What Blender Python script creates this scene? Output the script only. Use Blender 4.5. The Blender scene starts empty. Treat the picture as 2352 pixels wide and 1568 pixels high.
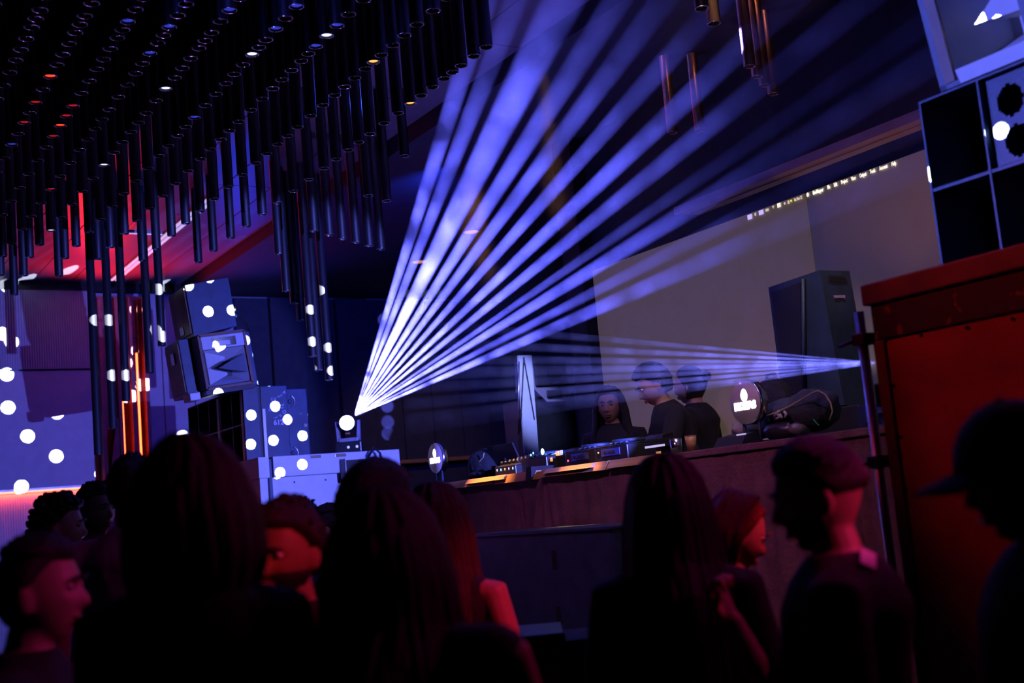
import bpy, bmesh, math, random
import numpy as np
from mathutils import Vector, Matrix

scene = bpy.context.scene
C = scene.collection
random.seed(7)
PI = math.pi

# ------------------------------------------------------------------ camera
F_PX = 2784.0
HEAD, PITCH, ROLL = math.radians(32.19), math.radians(7.75), math.radians(5.19)
CAM = np.array([0.0, 0.0, 1.6])
VF = np.array([math.sin(HEAD) * math.cos(PITCH), math.cos(HEAD) * math.cos(PITCH), math.sin(PITCH)])
_r0 = np.array([math.cos(HEAD), -math.sin(HEAD), 0.0])
_u0 = np.cross(_r0, VF)
VR = math.cos(ROLL) * _r0 - math.sin(ROLL) * _u0
VU = math.sin(ROLL) * _r0 + math.cos(ROLL) * _u0
cd = bpy.data.cameras.new('camera')
cam = bpy.data.objects.new('camera', cd)
C.objects.link(cam)
cd.sensor_fit = 'HORIZONTAL'
cd.sensor_width = 36.0
cd.lens = 36.0 * F_PX / 2352.0
cd.clip_start = 0.05
cd.dof.use_dof = True
cd.dof.focus_distance = 7.6
cd.dof.aperture_fstop = 2.0
m = Matrix.Identity(4)
for i in range(3):
    m[i][0], m[i][1], m[i][2], m[i][3] = VR[i], VU[i], -VF[i], CAM[i]
cam.matrix_world = m
scene.camera = cam

# sight lines measured in the photograph, met with real planes of the room
def ray(x, y): return VF + (x - 1176) / F_PX * VR - (y - 784) / F_PX * VU
def onX(x, y, c): v = ray(x, y); return Vector(CAM + v * (c / v[0]))
def onY(x, y, c): v = ray(x, y); return Vector(CAM + v * (c / v[1]))
def onZ(x, y, c): v = ray(x, y); return Vector(CAM + v * ((c - 1.6) / v[2]))
def onD(x, y, d): return Vector(CAM + ray(x, y) * d)
def project(P):
    q = np.array(P) - CAM; w = q @ VF
    return 1176 + F_PX * (q @ VR) / w, 784 - F_PX * (q @ VU) / w, w

# ------------------------------------------------------------------ world, view
w = bpy.data.worlds.new('night'); scene.world = w
w.use_nodes = True
w.node_tree.nodes['Background'].inputs[0].default_value = (0.02, 0.03, 0.12, 1)
w.node_tree.nodes['Background'].inputs[1].default_value = 0.012
vs = scene.view_settings
vs.view_transform = 'Standard'; vs.look = 'None'; vs.exposure = 0.0; vs.gamma = 1.0
vs.use_curve_mapping = False
cy = scene.cycles
cy.max_bounces = 5; cy.diffuse_bounces = 2; cy.glossy_bounces = 3
cy.transmission_bounces = 4; cy.volume_bounces = 0; cy.transparent_max_bounces = 8
cy.caustics_reflective = False; cy.caustics_refractive = False
cy.sample_clamp_indirect = 4.0
cy.use_denoising = True
cy.use_adaptive_sampling = True; cy.adaptive_threshold = 0.045; cy.volume_step_rate = 1.8
# ------------------------------------------------------------------ helpers
MATS = {}
def mat(name, col, rough=0.6, metal=0.0, emit=None, es=1.0, var=0.25, scale=9.0, bump=0.0, bscale=40.0, spec=0.5, stretch=None):
    if name in MATS: return MATS[name]
    mt = bpy.data.materials.new(name); mt.use_nodes = True
    nt = mt.node_tree; b = nt.nodes['Principled BSDF']
    geo = nt.nodes.new('ShaderNodeTexCoord')
    vec = geo.outputs['Object']
    if stretch:
        mp = nt.nodes.new('ShaderNodeMapping'); mp.inputs['Scale'].default_value = stretch
        nt.links.new(vec, mp.inputs['Vector']); vec = mp.outputs['Vector']
    nz = nt.nodes.new('ShaderNodeTexNoise'); nz.inputs['Scale'].default_value = scale
    nz.inputs['Detail'].default_value = 4.0
    nt.links.new(vec, nz.inputs['Vector'])
    rp = nt.nodes.new('ShaderNodeValToRGB')
    c0 = tuple(max(0.0, c * (1 - var)) for c in col); c1 = tuple(min(1.0, c * (1 + var)) for c in col)
    rp.color_ramp.elements[0].position = 0.3; rp.color_ramp.elements[1].position = 0.7
    rp.color_ramp.elements[0].color = (*c0, 1); rp.color_ramp.elements[1].color = (*c1, 1)
    nt.links.new(nz.outputs['Fac'], rp.inputs['Fac'])
    nt.links.new(rp.outputs['Color'], b.inputs['Base Color'])
    b.inputs['Roughness'].default_value = rough; b.inputs['Metallic'].default_value = metal
    b.inputs['Specular IOR Level'].default_value = spec
    if emit:
        b.inputs['Emission Color'].default_value = (*emit, 1); b.inputs['Emission Strength'].default_value = es
    if bump > 0:
        nb = nt.nodes.new('ShaderNodeTexNoise'); nb.inputs['Scale'].default_value = bscale
        nb.inputs['Detail'].default_value = 3.0
        nt.links.new(vec, nb.inputs['Vector'])
        bp = nt.nodes.new('ShaderNodeBump'); bp.inputs['Strength'].default_value = bump
        bp.inputs['Distance'].default_value = 0.02
        nt.links.new(nb.outputs['Fac'], bp.inputs['Height']); nt.links.new(bp.outputs['Normal'], b.inputs['Normal'])
    MATS[name] = mt
    return mt

def tag(o, label=None, cat=None, group=None, kind=None):
    if label: o['label'] = label
    if cat: o['category'] = cat
    if group: o['group'] = group
    if kind: o['kind'] = kind
    return o
def empty(name, loc=(0, 0, 0), rz=0.0, label=None, cat=None, group=None):
    o = bpy.data.objects.new(name, None); C.objects.link(o)
    o.empty_display_size = 0.1
    o.location = loc; o.rotation_euler = (0, 0, rz)
    return tag(o, label, cat, group)

class MB:
    """collects shapes; build() links them as one mesh object"""
    def __init__(s): s.v = []; s.f = []; s.sm = []
    def add(s, vs, fs, smooth=False):
        n = len(s.v); s.v += [tuple(p) for p in vs]
        s.f += [tuple(i + n for i in f) for f in fs]; s.sm += [smooth] * len(fs)
        return s
    def box(s, x0, x1, y0, y1, z0, z1):
        v = [(x, y, z) for z in (z0, z1) for y in (y0, y1) for x in (x0, x1)]
        return s.add(v, [(0, 2, 3, 1), (4, 5, 7, 6), (0, 1, 5, 4), (2, 6, 7, 3), (0, 4, 6, 2), (1, 3, 7, 5)])
    def bev(s, x0, x1, y0, y1, z0, z1, b=0.01):
        bm = bmesh.new(); bmesh.ops.create_cube(bm, size=1)
        for q in bm.verts:
            q.co = ((x0 + x1) / 2 + q.co.x * (x1 - x0), (y0 + y1) / 2 + q.co.y * (y1 - y0), (z0 + z1) / 2 + q.co.z * (z1 - z0))
        bmesh.ops.bevel(bm, geom=bm.edges[:], offset=b, segments=2, affect='EDGES', profile=0.6)
        return s.bm(bm)
    def bm(s, bm, smooth=False):
        bm.verts.index_update()
        s.add([q.co.copy() for q in bm.verts], [[q.index for q in f.verts] for f in bm.faces], smooth); bm.free(); return s
    def hexa(s, b, t):
        """eight corners: bottom loop b, top loop t (each 4 points)"""
        return s.add(list(b) + list(t), [(3, 2, 1, 0), (4, 5, 6, 7), (0, 1, 5, 4), (1, 2, 6, 5), (2, 3, 7, 6), (3, 0, 4, 7)])
    def prism(s, pts, z0, z1):
        n = len(pts)
        v = [(p[0], p[1], z0) for p in pts] + [(p[0], p[1], z1) for p in pts]
        return s.add(v, [tuple(range(n - 1, -1, -1)), tuple(range(n, 2 * n))] + [(i, (i + 1) % n, n + (i + 1) % n, n + i) for i in range(n)])
    def tube(s, pts, rad, n=10, caps=True, smooth=True, round_ends=False):
        """swept circle through pts; rad a number or a list (or (ra, rb) pairs)"""
        pts = [Vector(p) for p in pts]
        R = list(rad) if isinstance(rad, (list, tuple)) else [rad] * len(pts)
        if round_ends:
            d0 = (pts[0] - pts[1]).normalized(); d1 = (pts[-1] - pts[-2]).normalized()
            r0, r1 = R[0], R[-1]
            pts = [pts[0] + d0 * r0 * .97, pts[0] + d0 * r0 * .7] + pts + [pts[-1] + d1 * r1 * .7, pts[-1] + d1 * r1 * .97]
            R = [r0 * .25, r0 * .71] + R + [r1 * .71, r1 * .25]
        vs = []; up = None
        for i, p in enumerate(pts):
            d = (pts[min(i + 1, len(pts) - 1)] - pts[max(i - 1, 0)])
            d = d.normalized() if d.length > 1e-9 else Vector((0, 0, 1))
            if up is None: up = d.orthogonal().normalized()
            a = up - d * up.dot(d)
            a = a.normalized() if a.length > 1e-6 else d.orthogonal().normalized()
            up = a; b = d.cross(a)
            for k in range(n):
                t = 2 * PI * k / n
                vs.append(p + (a * math.cos(t) + b * math.sin(t)) * R[i])
        fs = []
        for i in range(len(pts) - 1):
            for k in range(n):
                fs.append((i * n + k, i * n + (k + 1) % n, (i + 1) * n + (k + 1) % n, (i + 1) * n + k))
        if caps:
            fs.append(tuple(range(n - 1, -1, -1))); fs.append(tuple((len(pts) - 1) * n + k for k in range(n)))
        return s.add(vs, fs, smooth)
    def ell(s, c, r, n=12, rot=None):
        vs = []; fs = []
        m = n // 2 + 2
        for i in range(m + 1):
            t = PI * (i + .0) / m
            t = min(max(t, 0.02), PI - 0.02)
            for k in range(n):
                p = 2 * PI * k / n
                q = Vector((r[0] * math.sin(t) * math.cos(p), r[1] * math.sin(t) * math.sin(p), r[2] * math.cos(t)))
                if rot is not None: q = rot @ q
                vs.append(Vector(c) + q)
        for i in range(m):
            for k in range(n):
                fs.append((i * n + k, (i + 1) * n + k, (i + 1) * n + (k + 1) % n, i * n + (k + 1) % n))
        fs.append(tuple(range(n))); fs.append(tuple(m * n + k for k in range(n - 1, -1, -1)))
        return s.add(vs, fs, True)
    def loft(s, rings, caps=True, smooth=True):
        n = len(rings[0]); vs = [p for r in rings for p in r]; fs = []
        for i in range(len(rings) - 1):
            for k in range(n):
                fs.append((i * n + k, i * n + (k + 1) % n, (i + 1) * n + (k + 1) % n, (i + 1) * n + k))
        if caps:
            fs.append(tuple(range(n - 1, -1, -1))); fs.append(tuple((len(rings) - 1) * n + k for k in range(n)))
        return s.add(vs, fs, smooth)
    def mesh(s, name, material=None):
        me = bpy.data.meshes.new(name); me.from_pydata(s.v, [], s.f)
        me.polygons.foreach_set('use_smooth', s.sm)
        if material: me.materials.append(material)
        me.update(); return me
    def build(s, name, material, parent=None, **kw):
        o = bpy.data.objects.new(name, s.mesh(name, material)); C.objects.link(o)
        if parent is not None: o.parent = parent
        return tag(o, **kw)

def copy_tree(o, parent=None):
    c = o.copy(); C.objects.link(c); c.parent = parent
    for ch in o.children: copy_tree(ch, c)
    return c

def text_mesh(name, s, size, material, parent, M, depth=0.002, offset=0.0, align='CENTER', sx=1.0):
    cu = bpy.data.curves.new(name, 'FONT'); cu.body = s; cu.size = size
    cu.align_x = align; cu.align_y = 'CENTER'; cu.extrude = depth; cu.offset = offset; cu.resolution_u = 2
    to = bpy.data.objects.new(name + '_src', cu); C.objects.link(to)
    dg = bpy.context.evaluated_depsgraph_get()
    me = bpy.data.meshes.new_from_object(to.evaluated_get(dg))
    bpy.data.objects.remove(to); bpy.data.curves.remove(cu)
    me.name = name
    if sx != 1.0: me.transform(Matrix.Diagonal((sx, 1, 1, 1)))
    me.transform(M)
    me.materials.clear(); me.materials.append(material)
    o = bpy.data.objects.new(name, me); C.objects.link(o)
    if parent is not None: o.parent = parent
    return o
def frame(origin, xdir, ydir):
    """matrix whose x axis runs along xdir, y along ydir"""
    x = Vector(xdir).normalized(); y = Vector(ydir); y = (y - x * y.dot(x)).normalized(); z = x.cross(y)
    M = Matrix.Identity(4)
    for i in range(3): M[i][0], M[i][1], M[i][2], M[i][3] = x[i], y[i], z[i], origin[i]
    return M

# ------------------------------------------------------------------ materials
m_floor = mat('floor_dark', (.018, .017, .02), .35)
m_ceil = mat('ceiling_panel_paint', (.20, .20, .24), .38, var=.06)
m_ceilgap = mat('ceiling_gap', (.02, .02, .03), .8)
m_wall = mat('pale_wall_paint', (.42, .41, .46), .7, var=.06)
m_walldark = mat('dark_wall_paint', (.034, .036, .055), .75, var=.15)
m_screenwall = mat('stage_wall', (.022, .022, .03), .8)
m_black = mat('black_paint', (.012, .012, .015), .45)
m_blackm = mat('black_matte', (.008, .008, .010), .8)
m_plast = mat('black_plastic', (.015, .015, .018), .35)
m_tube = mat('dark_metal_tube', (.014, .014, .018), .5, .2, var=.1)
m_tubein = mat('tube_inside', (.10, .10, .115), .4, .9)
m_cop = mat('copper_tube', (.42, .22, .14), .3, .9, var=.15)
m_spk = mat('speaker_paint', (.022, .042, .085), .42, bump=.15, bscale=160)
m_spkdark = mat('speaker_black', (.012, .012, .016), .5)
m_wood = mat('oak_edge', (.40, .20, .08), .45, var=.35, scale=3, stretch=(1, .12, 8))
m_ply = mat('brown_plywood', (.16, .07, .04), .5, var=.35, scale=5)
m_white = mat('white_paint', (.62, .62, .66), .5, var=.05)
m_skirt = mat('purple_brown_cloth', (.22, .10, .12), .9, bump=.3, bscale=60)
m_steel = mat('steel', (.5, .5, .52), .3, 1.0, var=.1)
m_chrome = mat('chrome', (.75, .75, .78), .18, 1.0, var=.05)
m_horn = mat('pale_horn', (.50, .50, .54), .5, var=.06)
m_redcase = mat('red_brown_case', (.34, .05, .035), .55, var=.3, scale=4, bump=.1)
# ------------------------------------------------------------------ lamps: moving heads, effect lights, added fill spots
BEAMC = (.105, .108, 1.0)
def spot(name, loc, target, watts, size, color, blend=.3, soft=.01):
    ld = bpy.data.lights.new(name, 'SPOT'); ld.energy = watts; ld.color = color
    ld.spot_size = math.radians(size); ld.spot_blend = blend; ld.shadow_soft_size = soft
    o = bpy.data.objects.new(name, ld); C.objects.link(o); o.location = loc
    o.rotation_euler = (Vector(target) - Vector(loc)).to_track_quat('-Z', 'Y').to_euler()
    return o
def area(name, loc, target, watts, sx, sy, color, spread=180):
    ld = bpy.data.lights.new(name, 'AREA'); ld.energy = watts; ld.color = color; ld.shape = 'RECTANGLE'
    ld.size = sx; ld.size_y = sy; ld.spread = math.radians(spread)
    o = bpy.data.objects.new(name, ld); C.objects.link(o); o.location = loc
    o.rotation_euler = (Vector(target) - Vector(loc)).to_track_quat('-Z', 'Y').to_euler()
    return o

HEAD1 = onY(799, 972, 9.78)                     # lens of the moving head on the white riser
BEAM1 = HEAD1 + Vector((.03, -.06, .05))
fan = [(72.3, 1.7, .8), (68.6, 1.7, .7), (63.2, 2.9, 1.2), (57.6, 2.0, 1.0), (53.3, 1.9, .9), (48.6, 1.8, .9), (43.6, 1.9, 1.1),
       (39.2, 1.7, 1.0), (34.6, 1.1, .6), (31.6, 1.5, 1.0), (27.4, 1.2, .6), (23.9, 1.5, 1.0)]
hull1 = [BEAM1.copy()]
for a, wd, k in fan:
    a = math.radians(a)
    if a > math.radians(35):
        d = min(1250 / math.sin(a), 1900 / math.cos(a)); T = onZ(808 + d * math.cos(a), 960 - d * math.sin(a), 4.58)
        if T.x > 4.9: T = onX(808 + d * math.cos(a), 960 - d * math.sin(a), 4.9)
    else:
        d = 1700 / math.cos(a); T = onX(808 + d * math.cos(a), 960 - d * math.sin(a), 4.55)
    spot('beam_lamp', BEAM1, T, 900000 * k, wd, BEAMC, .45, .004)
    dv = (T - BEAM1).normalized(); s1 = dv.orthogonal().normalized(); s2 = dv.cross(s1)
    rr = (T - BEAM1).length * math.tan(math.radians(wd / 2)) * 1.1
    for q in range(6): hull1.append(T - dv * .03 + s1 * rr * math.cos(q) + s2 * rr * math.sin(q))

HEAD2 = onX(2026, 833, 3.92)                     # second moving head, behind the red case
hull2 = [HEAD2.copy()]
for py, wd, k in ((770, .8, .5), (800, 1.0, .9), (828, 1.0, .9), (850, 1.2, 1.0), (872, 1.0, .8), (897, 1.0, .8), (921, .8, .6), (938, .7, .4)):
    T = onX(1450, 833 + (py - 833) * .783, 4.66); T = HEAD2 + (T - HEAD2) * 3.6
    spot('beam_lamp', HEAD2, T, 75000 * k, wd, (.16, .17, 1.0), .5, .003)
    dv = (T - HEAD2).normalized(); s1 = dv.orthogonal().normalized(); s2 = dv.cross(s1)
    rr = (T - HEAD2).length * math.tan(math.radians(wd / 2)) * 1.1
    for q in range(6): hull2.append(T + s1 * rr * math.cos(q) + s2 * rr * math.sin(q))

# effect light with a dot gobo, low behind the red case on the right
S_DOT = Vector((4.02, 3.22, 2.24))
def gobo(o, pts, rad, dot, wash, color, dotcol=(.78, .82, 1.0)):
    ld = o.data; ld.use_nodes = True; nt = ld.node_tree; nt.nodes.clear()
    out = nt.nodes.new('ShaderNodeOutputLight'); em = nt.nodes.new('ShaderNodeEmission')
    mc = nt.nodes.new('ShaderNodeMix'); mc.data_type = 'RGBA'
    mc.inputs[6].default_value = (*color, 1); mc.inputs[7].default_value = (*dotcol, 1)
    nt.links.new(mc.outputs[2], em.inputs['Color'])
    tc = nt.nodes.new('ShaderNodeTexCoord')
    Ri = o.rotation_euler.to_matrix().inverted()
    acc = None
    for p in pts:
        d = (Ri @ (Vector(p[:3]) - o.location)).normalized()
        dn = nt.nodes.new('ShaderNodeVectorMath'); dn.operation = 'DOT_PRODUCT'
        dn.inputs[1].default_value = d
        nt.links.new(tc.outputs['Normal'], dn.inputs[0])
        gt = nt.nodes.new('ShaderNodeMath'); gt.operation = 'GREATER_THAN'; gt.inputs[1].default_value = math.cos(rad)
        nt.links.new(dn.outputs['Value'], gt.inputs[0])
        if acc is None: acc = gt.outputs[0]
        else:
            ad = nt.nodes.new('ShaderNodeMath'); ad.operation = 'MAXIMUM'
            nt.links.new(acc, ad.inputs[0]); nt.links.new(gt.outputs[0], ad.inputs[1]); acc = ad.outputs[0]
    nt.links.new(acc, mc.inputs[0])
    ma = nt.nodes.new('ShaderNodeMath'); ma.operation = 'MULTIPLY_ADD'
    ma.inputs[1].default_value = dot; ma.inputs[2].default_value = wash
    nt.links.new(acc, ma.inputs[0]); nt.links.new(ma.outputs[0], em.inputs['Strength'])
    nt.links.new(em.outputs[0], out.inputs['Surface'])
dots = [onY(x, y, 14.25) for x, y in ((10, 655), (22, 785), (12, 860), (15, 936), (60, 1002), (128, 948), (126, 1048), (46, 1118), (298, 711), (301, 806), (322, 884), (395, 821), (403, 888), (342, 1018), (418, 1003), (372, 655))]
dots += [onY(x, y, 10.35) for x, y in ((217, 735), (247, 735), (255, 862), (287, 862), (354, 757))]
dots += [onY(x, y, 10.0) for x, y in ((430, 655), (478, 637), (476, 715), (531, 712), (578, 781), (607, 812), (500, 795), (577, 953), (632, 933), (576, 1020), (628, 1011), (697, 1000), (618, 875))]
dots += [onY(x, y, 9.6) for x, y in ((640, 1086), (691, 1067))]
ds = spot('dot_effect_lamp', S_DOT, (3.0, 13.0, 2.75), 5200, 34, (1, 1, 1), .2, .004)
gobo(ds, dots, .0066, 18.0, .50, (.13, .15, 1.0))
dots2 = [onX(x, y, 3.88) for x, y in ((2140, 145), (2250, 45), (2296, 55), (2150, 400), (2292, 300), (2310, 75))]
S_DOT2 = Vector((-1.5, 5.0, 3.4))
ds2 = spot('dot_effect_lamp', S_DOT2, onX(2215, 250, 3.88), 3600, 13, (1, 1, 1), .3, .004)
gobo(ds2, dots2, .0052, 14.0, .6, (.13, .16, 1.0))

# red wash lamps
spot('red_par_lamp', (3.25, 13.75, 3.62), (3.25, 12.95, 4.6), 170, 118, (1, .012, .02), .9, .05)
area('red_strip_fill', (1.8, 14.27, 2.235), (1.8, 14.285, 1.2), 16, 3.0, .012, (1, .07, .008))  # added along the light strip to carry its glow down the wainscot
spot('magenta_crowd_lamp', (3.25, 1.75, 2.9), (1.0, 2.75, 1.5), 30, 75, (1, .03, .42), .7, .06)
spot('red_face_lamp', (2.0, -.6, 3.0), (1.12, 2.80, 1.545), 190, 7, (1, .03, .06), .6, .03)
spot('red_case_lamp', (1.3, 4.4, 3.7), (3.55, 1.95, 1.85), 85, 40, (1, .035, .04), .9, .05)
# blue back lamp, and unseen blue and violet spots added as fill
spot('blue_wash_fill', (4.9, 8.6, 4.4), (5.4, 12.5, 2.3), 330, 110, (.02, .05, 1.0), .8, .1)  # unseen wide spot added as fill for the blue ambience
spot('blue_wash_fill', (1.2, 4.2, 4.4), (4.4, 7.0, 1.2), 55, 70, (.08, .10, 1.0), .9, .1)  # second added blue fill, aimed at the booth
spot('blue_ceiling_fill', (4.9, 13.6, 3.2), (3.9, 10.6, 4.6), 45, 120, (.02, .05, 1.0), .9, .1)  # unseen spot added to lift the ceiling behind the tubes
spot('blue_back_lamp', (3.4, 6.9, 4.3), (1.0, 2.2, 1.4), 60, 70, (.04, .08, 1.0), .9, .1)
spot('violet_rim_fill', (2.7, 7.6, .5), (1.9, 6.2, 4.6), 110, 120, (.40, .16, 1.0), .9, .1)  # unseen uplight added in place of bounce so the tube rims show
# warm lamps over the booth, then unseen spots added for single things
spot('warm_booth_lamp', (3.98, 6.62, 4.3), (4.08, 6.9, 1.8), 2400, 15, (1, .46, .12), .95, .03)
spot('warm_booth_lamp', (3.98, 5.7, 4.3), (4.08, 5.85, 1.8), 1800, 11, (1, .46, .12), .95, .03)
spot('warm_booth_lamp', (3.9, 4.2, 4.4), (4.8, 5.3, 2.1), 200, 50, (1, .72, .45), .8, .05)
spot('rose_booth_lamp', (1.4, 3.6, 4.2), (4.1, 5.2, 1.3), 120, 60, (1, .30, .60), .9, .08)
spot('warm_back_lamp', (7.4, 11.6, 4.2), (7.3, 14.2, 2.2), 40, 60, (1, .55, .2), .9, .05)
spot('pink_trim_fill', (4.75, 4.0, 1.95), (5.33, 4.6, 3.45), 20, 60, (1, .42, .38), .9, .05)  # unseen uplight added for the trim, stands for bounce off the screen
spot('pale_banner_fill', (4.5, 6.9, 4.35), (5.64, 8.8, 2.55), 800, 14, (.30, .36, 1.0), .9, .03)  # unseen narrow spot added to brighten the banner
spot('pink_neck_fill', (3.2, .5, 2.5), (2.02, 1.86, 1.53), 120, 7, (1, .03, .22), .8, .03)  # unseen spot added for the neck of the man before the red case
spot('pink_face_fill', (3.2, 1.2, 2.8), (.62, 2.86, 1.50), 50, 9, (1, .04, .45), .8, .03)  # unseen spot added for the face at the lower left corner
spot('red_profile_fill', (3.3, 2.1, 2.5), onD(1722, 1285, 3.70), 75, 7, (1, .03, .10), .8, .03)  # unseen spot added to redden the auburn woman's face
spot('red_shoulder_fill', (3.3, 1.0, 2.9), onD(1092, 1400, 3.62), 170, 10, (1, .02, .07), .8, .03)  # unseen spot added for the bare shoulder and red cloth below
# ------------------------------------------------------------------ the room
def struct(name, mb, m, parent=None):
    o = mb.build(name, m, parent)
    o['kind'] = 'structure'
    return o
struct('floor', MB().box(-4, 9, -2.5, 14.5, -.1, 0), m_floor)
ceil = struct('ceiling', MB().box(-4, 9, -2.5, 14.5, 4.63, 4.8), m_ceilgap)
xs = [4.31 - .422 * i for i in range(13)]
ys = [14.3, 11.72, 9.95, 8.2, 6.4, 4.6, 2.8, .8]
for i in range(len(xs) - 1):
    for j in range(len(ys) - 1):
        MB().bev(xs[i + 1] + .004, xs[i] - .004, ys[j + 1] + .004, ys[j] - .004, 4.6, 4.64, .003).build('ceiling_panel', m_ceil, ceil)
sf = struct('trim_1', MB().box(4.33, 9, .5, 14.4, 4.48, 4.75), m_walldark)           # lower ceiling above the stage
m_led = mat('white_led_diffuser', (.8, .8, .9), .4, emit=(.55, .55, 1), es=.75)
m_ledred = mat('red_led_diffuser', (.9, .2, .1), .4, emit=(1, .085, .012), es=9.0)
m_ledrim = mat('led_profile', (.3, .3, .33), .35, .8)
tr = empty('ceiling_light_track', (3.47, 12.2, 4.6), 0, 'double white light track running along the ceiling above the long tubes', 'light track')
MB().box(-.055, .055, -1.9, 1.75, -.02, .0).build('profile', m_ledrim, tr)
for dx in (-.027, .027):
    MB().box(dx - .018, dx + .018, -1.9, 1.74, -.026, -.018).build('diffuser', m_led, tr)
cr = empty('cross_light_track', (3.24, 11.72, 4.6), 0, 'short white light strip crossing the ceiling panels beside the track', 'light track')
MB().box(-.17, .17, -.02, .02, -.02, 0).build('profile', m_ledrim, cr)
MB().box(-.165, .165, -.012, .012, -.025, -.018).build('diffuser', m_led, cr)

# far wall on the left
wl = struct('wall_left', MB().box(-4, 9, 14.3, 14.5, 0, 4.7), m_wall)
MB().box(-4, 9, 14.2, 14.3, 4.5, 4.6).build('crown_trim', m_blackm, wl)
MB().box(.2, 3.28, 14.20, 14.3, 2.28, 3.58).build('smooth_panel', m_wall, wl)
def ribs(x0, x1, y, z0, z1, pitch=.026):
    mb = MB(); n = int((x1 - x0) / pitch); vs = []; fs = []
    for i in range(2 * n + 1):
        x = x0 + i * pitch / 2; yy = y - (.012 if i % 2 else 0)
        vs += [(x, yy, z0), (x, yy, z1)]
    for i in range(2 * n): fs.append((2 * i, 2 * i + 2, 2 * i + 3, 2 * i + 1))
    return mb.add(vs, fs)
ribs(.2, 3.28, 14.19, 3.6, 4.5).build('ribbed_cladding', m_wall, wl, kind='stuff')
ribs(.2, 3.28, 14.30, .3, 2.22).build('ribbed_wainscot', m_wall, wl, kind='stuff')
hs = empty('wall_led_strip', (1.75, 14.25, 2.25), 0, 'glowing red light strip running level under the pale wall panel', 'light strip')
MB().box(-1.5, 1.53, -.03, .03, .005, .03).build('profile', m_ledrim, hs)
MB().box(-1.5, 1.53, -.02, .02, -.012, .006).build('diffuser', m_ledred, hs)
# lit red pilaster
m_pil = mat('red_brown_pilaster', (.34, .07, .06), .55)
pl = empty('pilaster', (3.55, 14.3, 0), 0, 'narrow dark red fluted pilaster lit from inside on the far wall', 'pilaster')
MB().box(-.26, .28, -.10, 0, .2, 4.45).build('backboard', m_pil, pl)
for fx in (-.24, -.055, .10, .26):
    MB().bev(fx - .022, fx + .022, -.30, -.10, .2, 4.4, .004).build('fin', m_pil, pl)
MB().hexa([(-.22, -.28, 2.2), (-.08, -.28, 2.2), (-.08, -.12, 2.2), (-.22, -.12, 2.2)], [(-.10, -.28, 3.0), (-.08, -.28, 3.0), (-.08, -.12, 3.0), (-.10, -.12, 3.0)]).build('wedge', m_pil, pl)
for i, (fx, z0, z1) in enumerate(((-.02, 1.7, 3.4), (.165, 1.9, 3.75))):
    v = empty('vertical_led_strip', (3.55 + fx, 14.06, 0), 0, 'vertical red light strip on the pilaster, ' + ('nearer the pale wall panel' if i == 0 else 'nearer the loudspeaker stack'), 'light strip', 'pilaster light strips')
    MB().box(-.012, .012, 0, .02, z0, z1).build('profile', m_ledrim, v)
    MB().box(-.009, .009, -.012, .001, z0, z1).build('diffuser', m_ledred, v)
# pale panels right of the pilaster, dark cladding further right
for i, (x0, x1) in enumerate(((3.84, 4.05), (4.06, 4.42), (4.43, 4.95))):
    MB().bev(x0, x1, 14.22, 14.3, 1.6, 4.3, .005).build('pale_panel', m_wall, wl)
for i in range(9):
    x0 = 4.97 + i * .44
    MB().bev(x0, x0 + .43, 14.2 - (.06 if i in (1, 3) else 0), 14.3, .8, 4.45, .006).build('dark_panel', m_walldark, wl)
MB().bev(5.9, 8.8, 14.08, 14.2, 2.28, 2.325, .004).build('gold_rail', m_wood, wl)
# door and hooks of the light wall: cable hanging on the pale panels
cb = [onY(x, y, 14.12) for x, y in ((291, 775), (300, 772), (314, 778), (316, 784), (300, 786), (291, 780), (298, 800), (300, 830), (309, 870), (318, 905))]
tag(MB().tube(cb, .006, 6).build('hanging_cable', m_blackm), 'thin black cable looped on the pale wall beside the pilaster', 'cable')
# stage and its walls
struct('trim_2', MB().box(4.32, 8.9, .5, 14.2, 0, .8), m_blackm)                      # stage platform
struct('wall_back', MB().box(8.9, 9.0, 7.6, 14.4, 0, 4.7), m_walldark)
sw = struct('wall_screen', MB().box(5.63, 5.8, .3, 7.62, .8, 4.48), m_screenwall)
MB().box(5.50, 5.85, 7.62, 7.86, .8, 4.48).build('dark_column', m_blackm, sw)
m_scrL = mat('cloth_projector_glow', (.40, .34, .31), .9, emit=(.66, .46, .34), es=.085, var=.12, scale=2.5, bump=.05, bscale=120)  # projector light put into the cloth's own emission
m_scrR = mat('cloth_projector_glow_dim', (.40, .34, .31), .9, emit=(.42, .36, .46), es=.05, var=.08, scale=2.0)  # same cloth, weaker emission for the second projected image
tag(MB().bev(5.595, 5.628, 5.29, 7.61, .85, 3.385, .004).build('projection_screen', m_scrL), 'brown lit projection screen panel behind the performers', 'screen')
tag(MB().bev(5.595, 5.628, .9, 5.28, .85, 3.385, .004).build('projection_screen', m_scrR), 'grey dim projection screen panel beside the tall loudspeaker', 'screen')
m_trim = mat('pink_brown_trim', (.30, .20, .20), .6, var=.1)
tm = struct('trim_3', MB().box(5.28, 5.45, .6, 6.13, 3.45, 3.47), m_trim)
MB().box(5.26, 5.28, .6, 6.16, 3.445, 3.50).build('front_lip', m_trim, tm)
MB().box(5.35, 5.36, .6, 6.1, 3.442, 3.45).build('bead', m_trim, tm)
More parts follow.
